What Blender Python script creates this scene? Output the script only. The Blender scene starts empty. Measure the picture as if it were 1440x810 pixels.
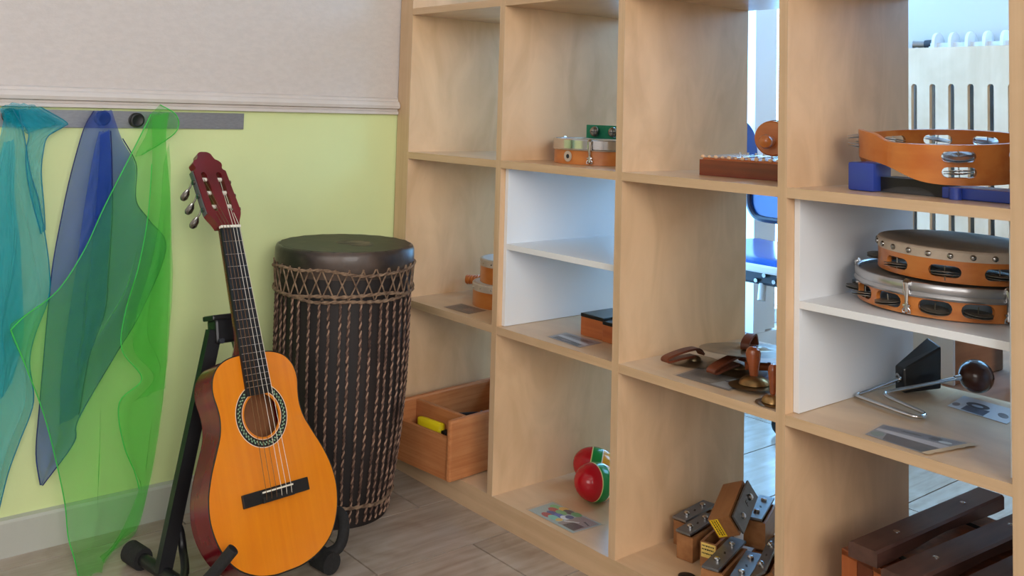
import bpy, bmesh, math, random
from math import sin, cos, pi, radians, sqrt
from mathutils import Vector, Matrix, Euler, noise
from mathutils.geometry import delaunay_2d_cdt

random.seed(7)
sc = bpy.context.scene
col = sc.collection
K = 0.01                                            # everything below is written in centimetres

# ------------------------------------------------------------------ camera
cam_d = bpy.data.cameras.new('camera')
cam = bpy.data.objects.new('camera', cam_d)
col.objects.link(cam)
yaw, pitch, roll = radians(51.5703), radians(3.8289), radians(1.6739)
fwd = Vector((-sin(yaw)*cos(pitch), cos(yaw)*cos(pitch), sin(pitch)))
rt0 = Vector((cos(yaw), sin(yaw), 0))
up0 = rt0.cross(fwd)
rt_ = cos(roll)*rt0 + sin(roll)*up0
up_ = -sin(roll)*rt0 + cos(roll)*up0
cam.matrix_world = Matrix(((rt_.x, up_.x, -fwd.x, 1.9967), (rt_.y, up_.y, -fwd.y, -1.3438),
                           (rt_.z, up_.z, -fwd.z, 0.8650), (0, 0, 0, 1)))
cam_d.sensor_fit = 'HORIZONTAL'
cam_d.sensor_width = 36
cam_d.lens = 1354.9/1440*36
cam_d.shift_x = (720-668.9)/1440
cam_d.shift_y = (60.7-405)/1440
cam_d.clip_start = 0.02
sc.camera = cam

# ------------------------------------------------------------------ sky, daylight, exposure
sc.view_settings.view_transform = 'Standard'
sc.view_settings.look = 'None'
sc.view_settings.gamma = 1
sc.view_settings.use_curve_mapping = False
sc.view_settings.exposure = 0.0
sc.cycles.use_denoising = True
sc.cycles.max_bounces = 10
sc.cycles.transparent_max_bounces = 24
sc.cycles.caustics_reflective = False
sc.cycles.caustics_refractive = False

world = bpy.data.worlds.new('sky')
sc.world = world
world.use_nodes = True
bg = world.node_tree.nodes['Background']
bg.inputs[0].default_value = (0.25, 0.58, 1.0, 1)
bg.inputs[1].default_value = 14.0

def window_light(name, loc, normal, w, h, watts, color):
    d = bpy.data.lights.new(name, 'AREA')
    d.shape = 'RECTANGLE'; d.size = w*K; d.size_y = h*K
    d.energy = watts; d.color = color
    o = bpy.data.objects.new(name, d); col.objects.link(o)
    o.location = Vector(loc)*K
    o.rotation_euler = Vector(normal).to_track_quat('-Z', 'Y').to_euler()
    return o
# the rear half is lit by the sky through the glazed side door (portals only guide the sampling of that sky);
# the front half by lamps for daylight at its two windows, where added boards block the sky
for q in (window_light('sky_portal', (-8, 92.5, 113), (1, 0, 0), 200, 100, 1, (1, 1, 1)), window_light('sky_portal', (-8, 179, 113), (1, 0, 0), 200, 36, 1, (1, 1, 1)),
          window_light('sky_portal', (121, 208, 177), (0, -1, 0), 102, 118, 1, (1, 1, 1))):
    q.data.cycles.is_portal = True
window_light('daylight_right', (438, -190, 172), (-1, 0, 0), 210, 140, 87, (1.0, 0.965, 0.93))
window_light('daylight_front', (290, -426, 172), (0, 1, 0), 200, 140, 36, (1.0, 0.965, 0.93))

# ------------------------------------------------------------------ materials
def srgb(r, g, b):
    f = lambda c: (c/255/12.92) if c/255 <= 0.04045 else ((c/255+0.055)/1.055)**2.4
    return (f(r), f(g), f(b), 1)

def nodes_of(m):
    m.use_nodes = True
    return m.node_tree, m.node_tree.nodes['Principled BSDF']

def mat(name, c, rough=0.5, metal=0.0, var=0.0, scale=(20, 20, 20), detail=4, bump=0.0, bscale=None, c2=None,
        lo=0.35, hi=0.65, coat=0.0, rnd=0.0, spec=None, dist=0.0):
    """principled with a noise-driven blend of two colours, optional bump and a per-object tone"""
    m = bpy.data.materials.new(name)
    nt, p = nodes_of(m)
    N, L = nt.nodes, nt.links
    c = srgb(*c)
    p.inputs['Roughness'].default_value = rough
    p.inputs['Metallic'].default_value = metal
    p.inputs['Base Color'].default_value = c
    if spec is not None: p.inputs['Specular IOR Level'].default_value = spec
    if coat:
        p.inputs['Coat Weight'].default_value = coat
        p.inputs['Coat Roughness'].default_value = 0.12
    if var or c2 or bump or rnd:
        tc = N.new('ShaderNodeTexCoord')
        oi = N.new('ShaderNodeObjectInfo')
        mul = N.new('ShaderNodeVectorMath'); mul.operation = 'SCALE'; mul.inputs[3].default_value = 9.0
        comb = N.new('ShaderNodeCombineXYZ')
        for i in range(3): L.new(oi.outputs['Random'], comb.inputs[i])
        L.new(comb.outputs[0], mul.inputs[0])
        add = N.new('ShaderNodeVectorMath'); add.operation = 'ADD'
        L.new(tc.outputs['Object'], add.inputs[0]); L.new(mul.outputs[0], add.inputs[1])
        def nz(s, d):
            mp = N.new('ShaderNodeMapping'); mp.inputs['Scale'].default_value = s
            L.new(add.outputs[0], mp.inputs[0])
            n = N.new('ShaderNodeTexNoise'); n.inputs['Scale'].default_value = 1.0
            n.inputs['Detail'].default_value = d; n.inputs['Distortion'].default_value = dist
            L.new(mp.outputs[0], n.inputs['Vector'])
            return n
        out = None
        if var or c2:
            if c2: a, b = c, srgb(*c2)
            else:
                a = tuple(x*(1-var) for x in c[:3])+(1,); b = tuple(min(1, x*(1+var)) for x in c[:3])+(1,)
            n = nz(scale, detail)
            r = N.new('ShaderNodeValToRGB')
            r.color_ramp.elements[0].position = lo; r.color_ramp.elements[1].position = hi
            r.color_ramp.elements[0].color = a; r.color_ramp.elements[1].color = b
            L.new(n.outputs['Fac'], r.inputs[0]); out = r.outputs[0]
        if rnd:
            h = N.new('ShaderNodeHueSaturation')
            mr = N.new('ShaderNodeMapRange')
            mr.inputs['To Min'].default_value = 1-rnd; mr.inputs['To Max'].default_value = 1+rnd
            L.new(oi.outputs['Random'], mr.inputs[0]); L.new(mr.outputs[0], h.inputs['Value'])
            if out: L.new(out, h.inputs['Color'])
            else: h.inputs['Color'].default_value = c
            out = h.outputs[0]
        if out: L.new(out, p.inputs['Base Color'])
        if bump:
            n = nz(bscale or scale, 3)
            bn = N.new('ShaderNodeBump'); bn.inputs['Strength'].default_value = bump; bn.inputs['Distance'].default_value = 0.002
            L.new(n.outputs['Fac'], bn.inputs['Height']); L.new(bn.outputs[0], p.inputs['Normal'])
    return m

def wood(name, c, dark, grain, rough=0.4, axis=2, figure=0.5, streak=0.5, rnd=0.0, coat=0.0):
    """fine grain streaks along an axis plus large cloudy figure"""
    m = bpy.data.materials.new(name)
    nt, p = nodes_of(m); N, L = nt.nodes, nt.links
    tc = N.new('ShaderNodeTexCoord'); oi = N.new('ShaderNodeObjectInfo')
    comb = N.new('ShaderNodeCombineXYZ')
    for i in range(3): L.new(oi.outputs['Random'], comb.inputs[i])
    sca = N.new('ShaderNodeVectorMath'); sca.operation = 'SCALE'; sca.inputs[3].default_value = 14.0
    L.new(comb.outputs[0], sca.inputs[0])
    add = N.new('ShaderNodeVectorMath'); add.operation = 'ADD'
    L.new(tc.outputs['Object'], add.inputs[0]); L.new(sca.outputs[0], add.inputs[1])
    def nz(across, along, d, ds=0.0):
        s = [across]*3; s[axis] = along
        mp = N.new('ShaderNodeMapping'); mp.inputs['Scale'].default_value = s
        L.new(add.outputs[0], mp.inputs[0])
        n = N.new('ShaderNodeTexNoise'); n.inputs['Scale'].default_value = 1; n.inputs['Detail'].default_value = d
        n.inputs['Distortion'].default_value = ds
        L.new(mp.outputs[0], n.inputs['Vector'])
        return n.outputs['Fac']
    g = nz(grain, grain*0.03, 3, 0.3)
    f = nz(grain*0.26, grain*0.12, 6, 1.2)
    mix = N.new('ShaderNodeMix'); mix.data_type = 'FLOAT'
    mix.inputs[0].default_value = figure
    L.new(g, mix.inputs[2]); L.new(f, mix.inputs[3])
    r = N.new('ShaderNodeValToRGB')
    r.color_ramp.elements[0].position = 0.5-0.28*streak-0.02; r.color_ramp.elements[1].position = 0.5+0.28*streak+0.02
    r.color_ramp.elements[0].position = 0.36; r.color_ramp.elements[1].position = 0.62
    r.color_ramp.elements[0].color = srgb(*dark); r.color_ramp.elements[1].color = srgb(*c)
    L.new(mix.outputs[0], r.inputs[0])
    out = r.outputs[0]
    if rnd:
        h = N.new('ShaderNodeHueSaturation'); mr = N.new('ShaderNodeMapRange')
        mr.inputs['To Min'].default_value = 1-rnd; mr.inputs['To Max'].default_value = 1+rnd
        L.new(oi.outputs['Random'], mr.inputs[0]); L.new(mr.outputs[0], h.inputs['Value']); L.new(out, h.inputs['Color'])
        out = h.outputs[0]
    L.new(out, p.inputs['Base Color'])
    p.inputs['Roughness'].default_value = rough
    if coat:
        p.inputs['Coat Weight'].default_value = coat; p.inputs['Coat Roughness'].default_value = 0.1
    return m

M = {}
M['birch'] = wood('birch_veneer', (222, 185, 145), (208, 171, 131), 46, 0.46, 2, 0.9)
M['birch_h'] = wood('birch_veneer_lengthwise', (213, 180, 142), (200, 166, 129), 46, 0.30, 0, 0.85)
M['birch_edge'] = wood('birch_edge_band', (206, 174, 138), (194, 162, 126), 90, 0.45, 0, 0.3)
M['birch_edge_v'] = wood('birch_edge_band_upright', (206, 174, 138), (194, 162, 126), 90, 0.45, 2, 0.3)
M['white_board'] = mat('white_board', (226, 228, 230), 0.42)
M['plank'] = wood('floor_plank', (178, 163, 149), (150, 133, 118), 60, 0.24, 1, 0.55, rnd=0.05)
M['joint'] = mat('floor_joint', (30, 25, 22), 0.9)
M['green_wall'] = mat('green_wall_paint', (214, 224, 162), 0.75, var=0.05, scale=(2, 2, 2), bump=0.05, bscale=(140, 140, 140))
M['wallpaper'] = mat('embossed_wallpaper', (202, 193, 187), 0.8, var=0.03, scale=(3, 60, 130), bump=0.35, bscale=(60, 190, 330))
M['trim'] = mat('painted_trim', (207, 198, 191), 0.55, var=0.03, scale=(6, 20, 6))
M['baseboard'] = mat('baseboard_paint', (182, 182, 172), 0.5, var=0.04, scale=(4, 12, 4))
M['white_wall'] = mat('white_wall', (226, 226, 226), 0.7)
M['grey_wall'] = mat('rear_wall', (206, 202, 200), 0.75)
M['ceiling'] = mat('ceiling_paint', (232, 230, 226), 0.8)
M['white_gloss'] = mat('white_gloss_paint', (232, 234, 236), 0.3)
M['steel_bar'] = mat('brushed_steel_strip', (150, 152, 156), 0.42, 0.75, var=0.06, scale=(4, 90, 300))
M['black'] = mat('black_plastic', (17, 17, 18), 0.45)
M['black_metal'] = mat('black_powder_coat', (28, 28, 30), 0.38, 0.2)
M['foam'] = mat('black_foam', (30, 29, 29), 0.9, var=0.2, scale=(200, 200, 200), bump=0.3, bscale=(300, 300, 300))
M['black_lacquer'] = mat('black_lacquer', (20, 19, 20), 0.3, coat=0.3)
M['chrome'] = mat('chrome', (205, 205, 205), 0.16, 1.0)
M['dull_steel'] = mat('dull_steel', (176, 176, 178), 0.30, 0.95, var=0.08, scale=(30, 30, 30))
M['plate_steel'] = mat('grey_tone_plate', (122, 122, 124), 0.38, 0.7, var=0.05, scale=(20, 120, 20))
M['dark_steel'] = mat('tarnished_jingle', (118, 112, 102), 0.42, 0.6, var=0.2, scale=(80, 80, 80))
M['bright_steel'] = mat('polished_jingle', (150, 148, 144), 0.22, 1.0, var=0.15, scale=(60, 60, 60))
M['bronze'] = mat('bronze', (142, 122, 92), 0.3, 0.9, var=0.25, scale=(25, 25, 25), dist=1.0)
M['brass_dark'] = mat('aged_brass', (150, 118, 76), 0.3, 0.9, var=0.3, scale=(40, 40, 40))
M['amber'] = wood('amber_lacquered_spruce', (234, 138, 18), (227, 128, 13), 90, 0.28, 1, 0.2, coat=0.4)
M['red_lacquer'] = mat('dark_red_lacquer', (104, 10, 24), 0.22, var=0.2, scale=(5, 5, 40), coat=0.5)
M['ebony'] = mat('ebony', (22, 19, 18), 0.55, var=0.3, scale=(30, 30, 4))
M['cavity'] = mat('inside_wood', (150, 96, 60), 0.8, var=0.1, scale=(20, 20, 3))
M['nylon'] = mat('clear_nylon', (224, 214, 196), 0.3)
M['wound'] = mat('wound_string', (110, 78, 46), 0.35, 0.7)
M['ivory'] = mat('ivory_plastic', (236, 230, 214), 0.4)
M['drum_skin'] = mat('blackened_hide', (84, 70, 61), 0.36, c2=(34, 27, 25), scale=(11, 11, 11), detail=6, bump=0.5, bscale=(40, 40, 40))
M['drum_body'] = mat('drum_shell', (34, 26, 24), 0.6, c2=(20, 15, 15), scale=(20, 20, 6), bump=0.4, bscale=(60, 60, 14))
M['cord'] = mat('hide_cord', (172, 138, 116), 0.7, c2=(74, 52, 43), scale=(28, 28, 28), detail=6, bump=0.5, bscale=(200, 200, 90), lo=0.4, hi=0.66)
M['cord_dark'] = mat('dark_hide_cord', (104, 78, 66), 0.8, c2=(48, 34, 29), scale=(50, 50, 50))
M['rope'] = mat('lashing_rope', (150, 124, 100), 0.8, c2=(96, 74, 58), scale=(70, 70, 70), bump=0.5, bscale=(240, 240, 240))
M['beech'] = wood('beech', (198, 132, 84), (182, 112, 66), 150, 0.38, 1, 0.3)
M['beech_h'] = wood('beech_lengthwise', (198, 132, 84), (182, 112, 66), 150, 0.38, 0, 0.3)
M['orange_wood'] = wood('orange_lacquered_maple', (206, 128, 62), (190, 106, 46), 60, 0.28, 0, 0.5, coat=0.3)
M['block_wood'] = wood('reddish_beech', (188, 106, 58), (170, 88, 46), 80, 0.35, 0, 0.4)
M['bar_wood'] = wood('chime_box_wood', (164, 114, 72), (146, 96, 58), 90, 0.42, 1, 0.4, rnd=0.12)
M['mahogany'] = wood('red_mahogany', (126, 50, 26), (98, 34, 18), 70, 0.28, 0, 0.4, coat=0.3)
M['padauk'] = wood('dark_rosewood_bar', (92, 64, 56), (68, 44, 38), 80, 0.36, 1, 0.5)
M['redwood'] = wood('striped_resonator_wood', (166, 92, 52), (116, 58, 32), 60, 0.35, 2, 0.25)
M['skin'] = mat('calf_skin', (170, 160, 148), 0.6, var=0.1, scale=(14, 14, 14))
M['skin_band'] = mat('skin_band', (192, 176, 158), 0.6, var=0.1, scale=(40, 40, 40))
M['skin_white'] = mat('white_head', (196, 198, 200), 0.45)
M['leather'] = mat('brown_leather', (98, 48, 28), 0.4, var=0.3, scale=(30, 30, 30), bump=0.2, bscale=(150, 150, 150))
M['handle_wood'] = mat('lacquered_handle', (150, 76, 40), 0.25, var=0.15, scale=(20, 20, 90), coat=0.4)
M['ball_wood'] = mat('dark_lacquered_ball', (66, 36, 25), 0.2, var=0.2, scale=(20, 20, 60))
M['blue_box'] = mat('blue_plastic', (44, 66, 150), 0.3)
M['blue_deep'] = mat('blue_seat_plastic', (20, 74, 150), 0.18)
M['yellow'] = mat('yellow_plastic', (238, 214, 28), 0.35)
M['green_band'] = mat('green_webbing', (22, 128, 92), 0.6, var=0.1, scale=(300, 300, 300))
M['cream_bead'] = mat('cream_bead', (232, 190, 150), 0.3)
M['pale_ply'] = wood('pale_birch_ply', (232, 200, 166), (216, 182, 146), 30, 0.45, 2, 0.7)
M['brown_ply'] = wood('brown_ply', (168, 118, 84), (150, 100, 68), 60, 0.5, 1, 0.4)
M['navy'] = mat('navy_disc', (24, 30, 48), 0.35)
M['sticker'] = mat('yellow_sticker', (244, 206, 40), 0.5)
M['sticker_pale'] = mat('pale_yellow_sticker', (232, 204, 112), 0.5)
M['ink'] = mat('black_print', (30, 26, 22), 0.6)
M['dark_grey'] = mat('dark_grey_metal', (52, 56, 64), 0.4, 0.3)
M['tape'] = mat('masking_tape', (200, 178, 146), 0.6)

def attr_mat(name, rough=0.3):
    m = bpy.data.materials.new(name); nt, p = nodes_of(m)
    a = nt.nodes.new('ShaderNodeVertexColor'); a.layer_name = 'print'
    nt.links.new(a.outputs['Color'], p.inputs['Base Color'])
    p.inputs['Roughness'].default_value = rough
    return m
M['print'] = attr_mat('printed_card')
M['paint'] = attr_mat('painted_gourd', 0.16)

def film(name, c, amt, rough=0.08):
    m = bpy.data.materials.new(name); nt, p = nodes_of(m)
    p.inputs['Base Color'].default_value = srgb(*c); p.inputs['Roughness'].default_value = rough
    p.inputs['Alpha'].default_value = amt
    return m
M['film'] = film('clear_laminate', (206, 208, 210), 0.07)
M['glass'] = film('window_glass', (220, 232, 240), 0.12, 0.02)

def sheer(name, c, opacity):
    """organza: part of the light passes straight through, the rest is dyed thread"""
    m = bpy.data.materials.new(name); m.use_nodes = True
    nt = m.node_tree; N, L = nt.nodes, nt.links
    N.remove(N['Principled BSDF']); out = N['Material Output']
    c = srgb(*c)
    tr = N.new('ShaderNodeBsdfTransparent')
    tr.inputs[0].default_value = tuple(0.78+0.22*x for x in c[:3])+(1,)
    df = N.new('ShaderNodeBsdfDiffuse'); df.inputs[0].default_value = c
    tl = N.new('ShaderNodeBsdfTranslucent'); tl.inputs[0].default_value = c
    gl = N.new('ShaderNodeBsdfGlossy'); gl.inputs[0].default_value = (0.7, 0.8, 0.75, 1); gl.inputs['Roughness'].default_value = 0.35
    m1 = N.new('ShaderNodeMixShader'); m1.inputs[0].default_value = 0.4
    L.new(df.outputs[0], m1.inputs[1]); L.new(tl.outputs[0], m1.inputs[2])
    m0 = N.new('ShaderNodeMixShader'); m0.inputs[0].default_value = 0.02
    L.new(m1.outputs[0], m0.inputs[1]); L.new(gl.outputs[0], m0.inputs[2])
    m2 = N.new('ShaderNodeMixShader')
    m2.inputs[0].default_value = opacity
    L.new(tr.outputs[0], m2.inputs[1]); L.new(m0.outputs[0], m2.inputs[2])
    L.new(m2.outputs[0], out.inputs[0])
    return m
M['cyan_sheer'] = sheer('turquoise_organza', (10, 184, 206), 0.44)
M['cyan_hem'] = mat('turquoise_hem', (0, 118, 140), 0.6)
M['blue_sheer'] = sheer('blue_organza', (44, 90, 196), 0.5)
M['blue_hem'] = mat('navy_hem', (18, 30, 84), 0.6)
M['green_sheer'] = sheer('green_organza', (104, 226, 92), 0.28)
M['green_hem'] = mat('green_hem', (60, 186, 76), 0.6)

# ------------------------------------------------------------------ geometry helpers (cm)
def V(*a): return Vector(a)

class MB:
    """collects shapes, then links them as ONE mesh object"""
    def __init__(self): self.v, self.f, self.m, self.c = [], [], [], []
    def add(self, vs, fs, mi=0, M4=None, colr=None):
        b = len(self.v)
        self.v += [M4 @ Vector(p) if M4 is not None else Vector(p) for p in vs]
        self.f += [[b+i for i in f] for f in fs]; self.m += [mi]*len(fs)
        self.c += [colr]*len(fs)
        return self
    def box(self, lo, hi, mi=0, M4=None, bev=0.0, colr=None):
        (x0, y0, z0), (x1, y1, z1) = lo, hi
        if bev > 0:
            bm = bmesh.new(); bmesh.ops.create_cube(bm, size=1)
            for q in bm.verts: q.co = Vector(((x0+x1)/2+q.co.x*(x1-x0), (y0+y1)/2+q.co.y*(y1-y0), (z0+z1)/2+q.co.z*(z1-z0)))
            bmesh.ops.bevel(bm, geom=bm.edges[:], offset=bev, segments=2, profile=0.6, affect='EDGES')
            bm.verts.index_update()
            self.add([q.co.copy() for q in bm.verts], [[q.index for q in f.verts] for f in bm.faces], mi, M4, colr); bm.free()
        else:
            vs = [(x, y, z) for z in (z0, z1) for y in (y0, y1) for x in (x0, x1)]
            self.add(vs, [(0, 2, 3, 1), (4, 5, 7, 6), (0, 1, 5, 4), (2, 6, 7, 3), (0, 4, 6, 2), (1, 3, 7, 5)], mi, M4, colr)
        return self
    def tube(self, pts, r, n=8, mi=0, closed=False, M4=None, flat=1.0, colr=None):
        pts = [Vector(p) for p in pts]; k = len(pts)
        rr = r if isinstance(r, (list, tuple)) else [r]*k
        tang = []
        for i in range(k):
            a = pts[(i-1) % k] if closed or i > 0 else pts[i]; b = pts[(i+1) % k] if closed or i < k-1 else pts[i]
            t = (b-a); tang.append(t.normalized() if t.length > 1e-9 else V(0, 0, 1))
        ref = V(0, 0, 1) if abs(tang[0].z) < 0.9 else V(1, 0, 0)
        u = tang[0].cross(ref).normalized(); vs, fs = [], []
        for i in range(k):
            u = (u - tang[i]*u.dot(tang[i])).normalized(); w = tang[i].cross(u)
            for j in range(n):
                a = 2*pi*j/n
                vs.append(pts[i]+u*cos(a)*rr[i]+w*sin(a)*rr[i]*flat)
        for i in range(k if closed else k-1):
            for j in range(n):
                a, b = i*n+j, i*n+(j+1) % n; c, d = ((i+1) % k)*n+(j+1) % n, ((i+1) % k)*n+j
                fs.append((a, b, c, d))
        if not closed: fs += [tuple(range(n))[::-1], tuple((k-1)*n+j for j in range(n))]
        return self.add(vs, fs, mi, M4, colr)
    def lathe(self, prof, n=32, mi=0, M4=None, colr=None, colors=None):
        """prof: (radius, z) from bottom to top; radius 0 closes with a point"""
        vs, fs, rings = [], [], []
        cols = []
        for (r, z) in prof:
            if r < 1e-6: rings.append([len(vs)]); vs.append(V(0, 0, z))
            else:
                rings.append(list(range(len(vs), len(vs)+n)))
                vs += [V(r*cos(2*pi*j/n), r*sin(2*pi*j/n), z) for j in range(n)]
        for i in range(len(prof)-1):
            A, B = rings[i], rings[i+1]; c0 = len(fs)
            for j in range(n):
                j2 = (j+1) % n
                if len(A) == 1 and len(B) == 1: continue
                if len(A) == 1: fs.append((A[0], B[j2], B[j]))
                elif len(B) == 1: fs.append((A[j], A[j2], B[0]))
                else: fs.append((A[j], A[j2], B[j2], B[j]))
            cols += [colors[i] if colors else colr]*(len(fs)-c0)
        if len(rings[0]) > 1: fs.append(tuple(rings[0][::-1])); cols.append(colors[0] if colors else colr)
        if len(rings[-1]) > 1: fs.append(tuple(rings[-1])); cols.append(colors[-1] if colors else colr)
        b0 = len(self.f)
        self.add(vs, fs, mi, M4)
        self.c[b0:] = cols
        return self
    def prism(self, poly, z0, z1, mi=0, M4=None, colr=None):
        n = len(poly)
        vs = [V(x, y, z0) for x, y in poly]+[V(x, y, z1) for x, y in poly]
        fs = [tuple(range(n))[::-1], tuple(range(n, 2*n))]+[(i, (i+1) % n, n+(i+1) % n, n+i) for i in range(n)]
        return self.add(vs, fs, mi, M4, colr)
    def ball(self, c, r, n=20, mi=0, sq=(1, 1, 1), M4=None, colr=None):
        prof = [(r*sin(pi*i/(n//2)), -r*cos(pi*i/(n//2))) for i in range(n//2+1)]
        prof[0] = (0, -r); prof[-1] = (0, r)
        T = Matrix.Translation(Vector(c)) @ Matrix.Diagonal((sq[0], sq[1], sq[2], 1))
        return self.lathe(prof, n, mi, (M4 @ T) if M4 is not None else T, colr)
    def grid(self, rows, mi=0):
        """rows: list of equal-length point lists"""
        n = len(rows[0]); vs = [p for r in rows for p in r]
        fs = [(i*n+j, i*n+j+1, (i+1)*n+j+1, (i+1)*n+j) for i in range(len(rows)-1) for j in range(n-1)]
        return self.add(vs, fs, mi)
    def build(self, name, mats, parent=None, smooth=35, fix=True):
        me = bpy.data.meshes.new(name)
        me.from_pydata([p*K for p in self.v], [], self.f)
        if not isinstance(mats, (list, tuple)): mats = [mats]
        for q in mats: me.materials.append(M[q])
        me.polygons.foreach_set('material_index', self.m)
        if any(c is not None for c in self.c):
            at = me.color_attributes.new('print', 'FLOAT_COLOR', 'CORNER')
            for poly, c in zip(me.polygons, self.c):
                for li in poly.loop_indices: at.data[li].color = c or (1, 1, 1, 1)
        if fix:
            bm = bmesh.new(); bm.from_mesh(me)
            bmesh.ops.recalc_face_normals(bm, faces=bm.faces[:]); bm.to_mesh(me); bm.free()
        if smooth:
            me.shade_smooth(); me.set_sharp_from_angle(angle=radians(smooth))
        o = bpy.data.objects.new(name, me); col.objects.link(o)
        if parent is not None: o.parent = parent
        return o

def thing(name, label, cat, loc=(0, 0, 0), rot=None, group=None):
    o = bpy.data.objects.new(name, None); col.objects.link(o)
    o.empty_display_size = 0.02
    o.location = (Vector(loc)+Vector((0, 0, 0.04)))*K
    if rot is not None: o.rotation_euler = rot if not isinstance(rot, Matrix) else rot.to_euler()
    o['label'] = label; o['category'] = cat
    if group: o['group'] = group
    return o
def tag(o, label, cat, group=None):
    o['label'] = label; o['category'] = cat
    if group: o['group'] = group
    return o
def struct(o):
    o['kind'] = 'structure'; return o
def share(o, name, parent, loc=(0, 0, 0), rot=(0, 0, 0)):
    """another object with the same mesh (a piece of the same kind)"""
    c = o.copy(); c.name = name; col.objects.link(c); c.parent = parent
    c.location = Vector(loc)*K; c.rotation_euler = rot
    return c
def T(x, y, z): return Matrix.Translation(V(x, y, z))
def Rz(a): return Matrix.Rotation(radians(a), 4, 'Z')
def Rx(a): return Matrix.Rotation(radians(a), 4, 'X')
def Ry(a): return Matrix.Rotation(radians(a), 4, 'Y')

def spline(pts, n=8, closed=False):
    P = [Vector(p) for p in pts]; k = len(P); out = []
    for i in range(k if closed else k-1):
        g = lambda j: P[j % k] if closed else P[max(0, min(k-1, j))]
        a, b, c, d = g(i-1), g(i), g(i+1), g(i+2)
        for s in range(n):
            t = s/n
            out.append(0.5*((2*b)+(c-a)*t+(2*a-5*b+4*c-d)*t*t+(3*b-a-3*c+d)*t**3))
    if not closed: out.append(P[-1])
    return out
def circle(x, y, r, n=24, sx=1, sy=1): return [(x+r*sx*cos(2*pi*i/n), y+r*sy*sin(2*pi*i/n)) for i in range(n)]
def stadium(x, y, hw, hh, n=6):
    """slot with round ends, half width hw, half height hh"""
    out = []
    if hw >= hh:
        for i in range(n+1): a = -pi/2+pi*i/n; out.append((x+hw-hh+hh*cos(a), y+hh*sin(a)))
        for i in range(n+1): a = pi/2+pi*i/n; out.append((x-hw+hh+hh*cos(a), y+hh*sin(a)))
    else:
        for i in range(n+1): a = pi*i/n; out.append((x+hw*cos(a), y+hh-hw+hw*sin(a)))
        for i in range(n+1): a = pi+pi*i/n; out.append((x+hw*cos(a), y-hh+hw+hw*sin(a)))
    return out
def inside(p, poly):
    x, y = p; r = False; j = len(poly)-1
    for i in range(len(poly)):
        (xi, yi), (xj, yj) = poly[i], poly[j]
        if (yi > y) != (yj > y) and x < (xj-xi)*(y-yi)/(yj-yi)+xi: r = not r
        j = i
    return r
def near(p, poly, d):
    q = Vector(p)
    for i in range(len(poly)):
        a, b = Vector(poly[i]), Vector(poly[(i+1) % len(poly)]); ab = b-a
        t = max(0, min(1, (q-a).dot(ab)/max(1e-9, ab.dot(ab))))
        if (a+ab*t-q).length < d: return True
    return False
def plate(mb, outline, holes, step, f, t, mi=0):
    """a board cut to an outline with holes, mapped by f(u, v, w) and t thick"""
    loops = [outline]+holes
    pts = [Vector(p[:2]) for l in loops for p in l]; edges = []; b = 0
    for l in loops:
        edges += [(b+i, b+(i+1) % len(l)) for i in range(len(l))]; b += len(l)
    if step:
        x0, x1 = min(p[0] for p in outline), max(p[0] for p in outline); y0, y1 = min(p[1] for p in outline), max(p[1] for p in outline)
        for i in range(1, int((x1-x0)/step)+1):
            for j in range(1, int((y1-y0)/step)+1):
                p = (x0+i*step, y0+j*step)
                if inside(p, outline) and not any(inside(p, h) for h in holes) and not any(near(p, l, step*0.45) for l in loops): pts.append(Vector(p))
    v2, _, tris, *_r = delaunay_2d_cdt(pts, edges, [], 0, 1e-5)
    keep = []
    for q in tris:
        c = sum((v2[i] for i in q), Vector((0, 0)))/len(q); c = (c.x, c.y)
        if inside(c, outline) and not any(inside(c, h) for h in holes): keep.append(tuple(q))
    n = len(v2); cnt = {}
    for q in keep:
        for i in range(len(q)):
            e = (q[i], q[(i+1) % len(q)]); cnt[tuple(sorted(e))] = cnt.get(tuple(sorted(e)), []) + [e]
    vs = [f(p.x, p.y, 0) for p in v2]+[f(p.x, p.y, -t) for p in v2]
    fs = keep+[tuple(i+n for i in q[::-1]) for q in keep]
    for es in cnt.values():
        if len(es) == 1: a, c = es[0]; fs.append((c, a, a+n, c+n))
    mb.add(vs, fs, mi)
    return mb

# ================================================================== THE SETTING
# floor: a dark bed with every plank on it
bed = struct(MB().box((-12, -430, -3), (442, 212, -1.0)).build('floor', 'joint', smooth=0))
PL = 138.0
edges_x = [-14.5+20.2*i for i in range(23)]
starts = {1: -8.3, 2: -32.0, 3: -9.7}
plank_meshes = {}
for i in range(22):
    x0 = edges_x[i]+0.4 if i else edges_x[i]+3
    x0, x1 = edges_x[i], edges_x[i+1]
    s = starts.get(i, -random.uniform(20, 120))
    y = s-PL*4
    while y < 207:
        a, b = max(y, -425), min(y+PL, 207)
        if b-a > 3:
            w = (round(b-a, 1),)
            if w not in plank_meshes:
                h = (b-a)/2
                plank_meshes[w] = MB().box((-9.93, -h+0.17, -1.0), (9.93, h-0.17, 0)).build('plank', 'plank', bed, smooth=0)
                o = plank_meshes[w]
            else: o = share(plank_meshes[w], 'plank', bed)
            o.location = V((x0+x1)/2, (a+b)/2, 0)*K
        y += PL

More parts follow.
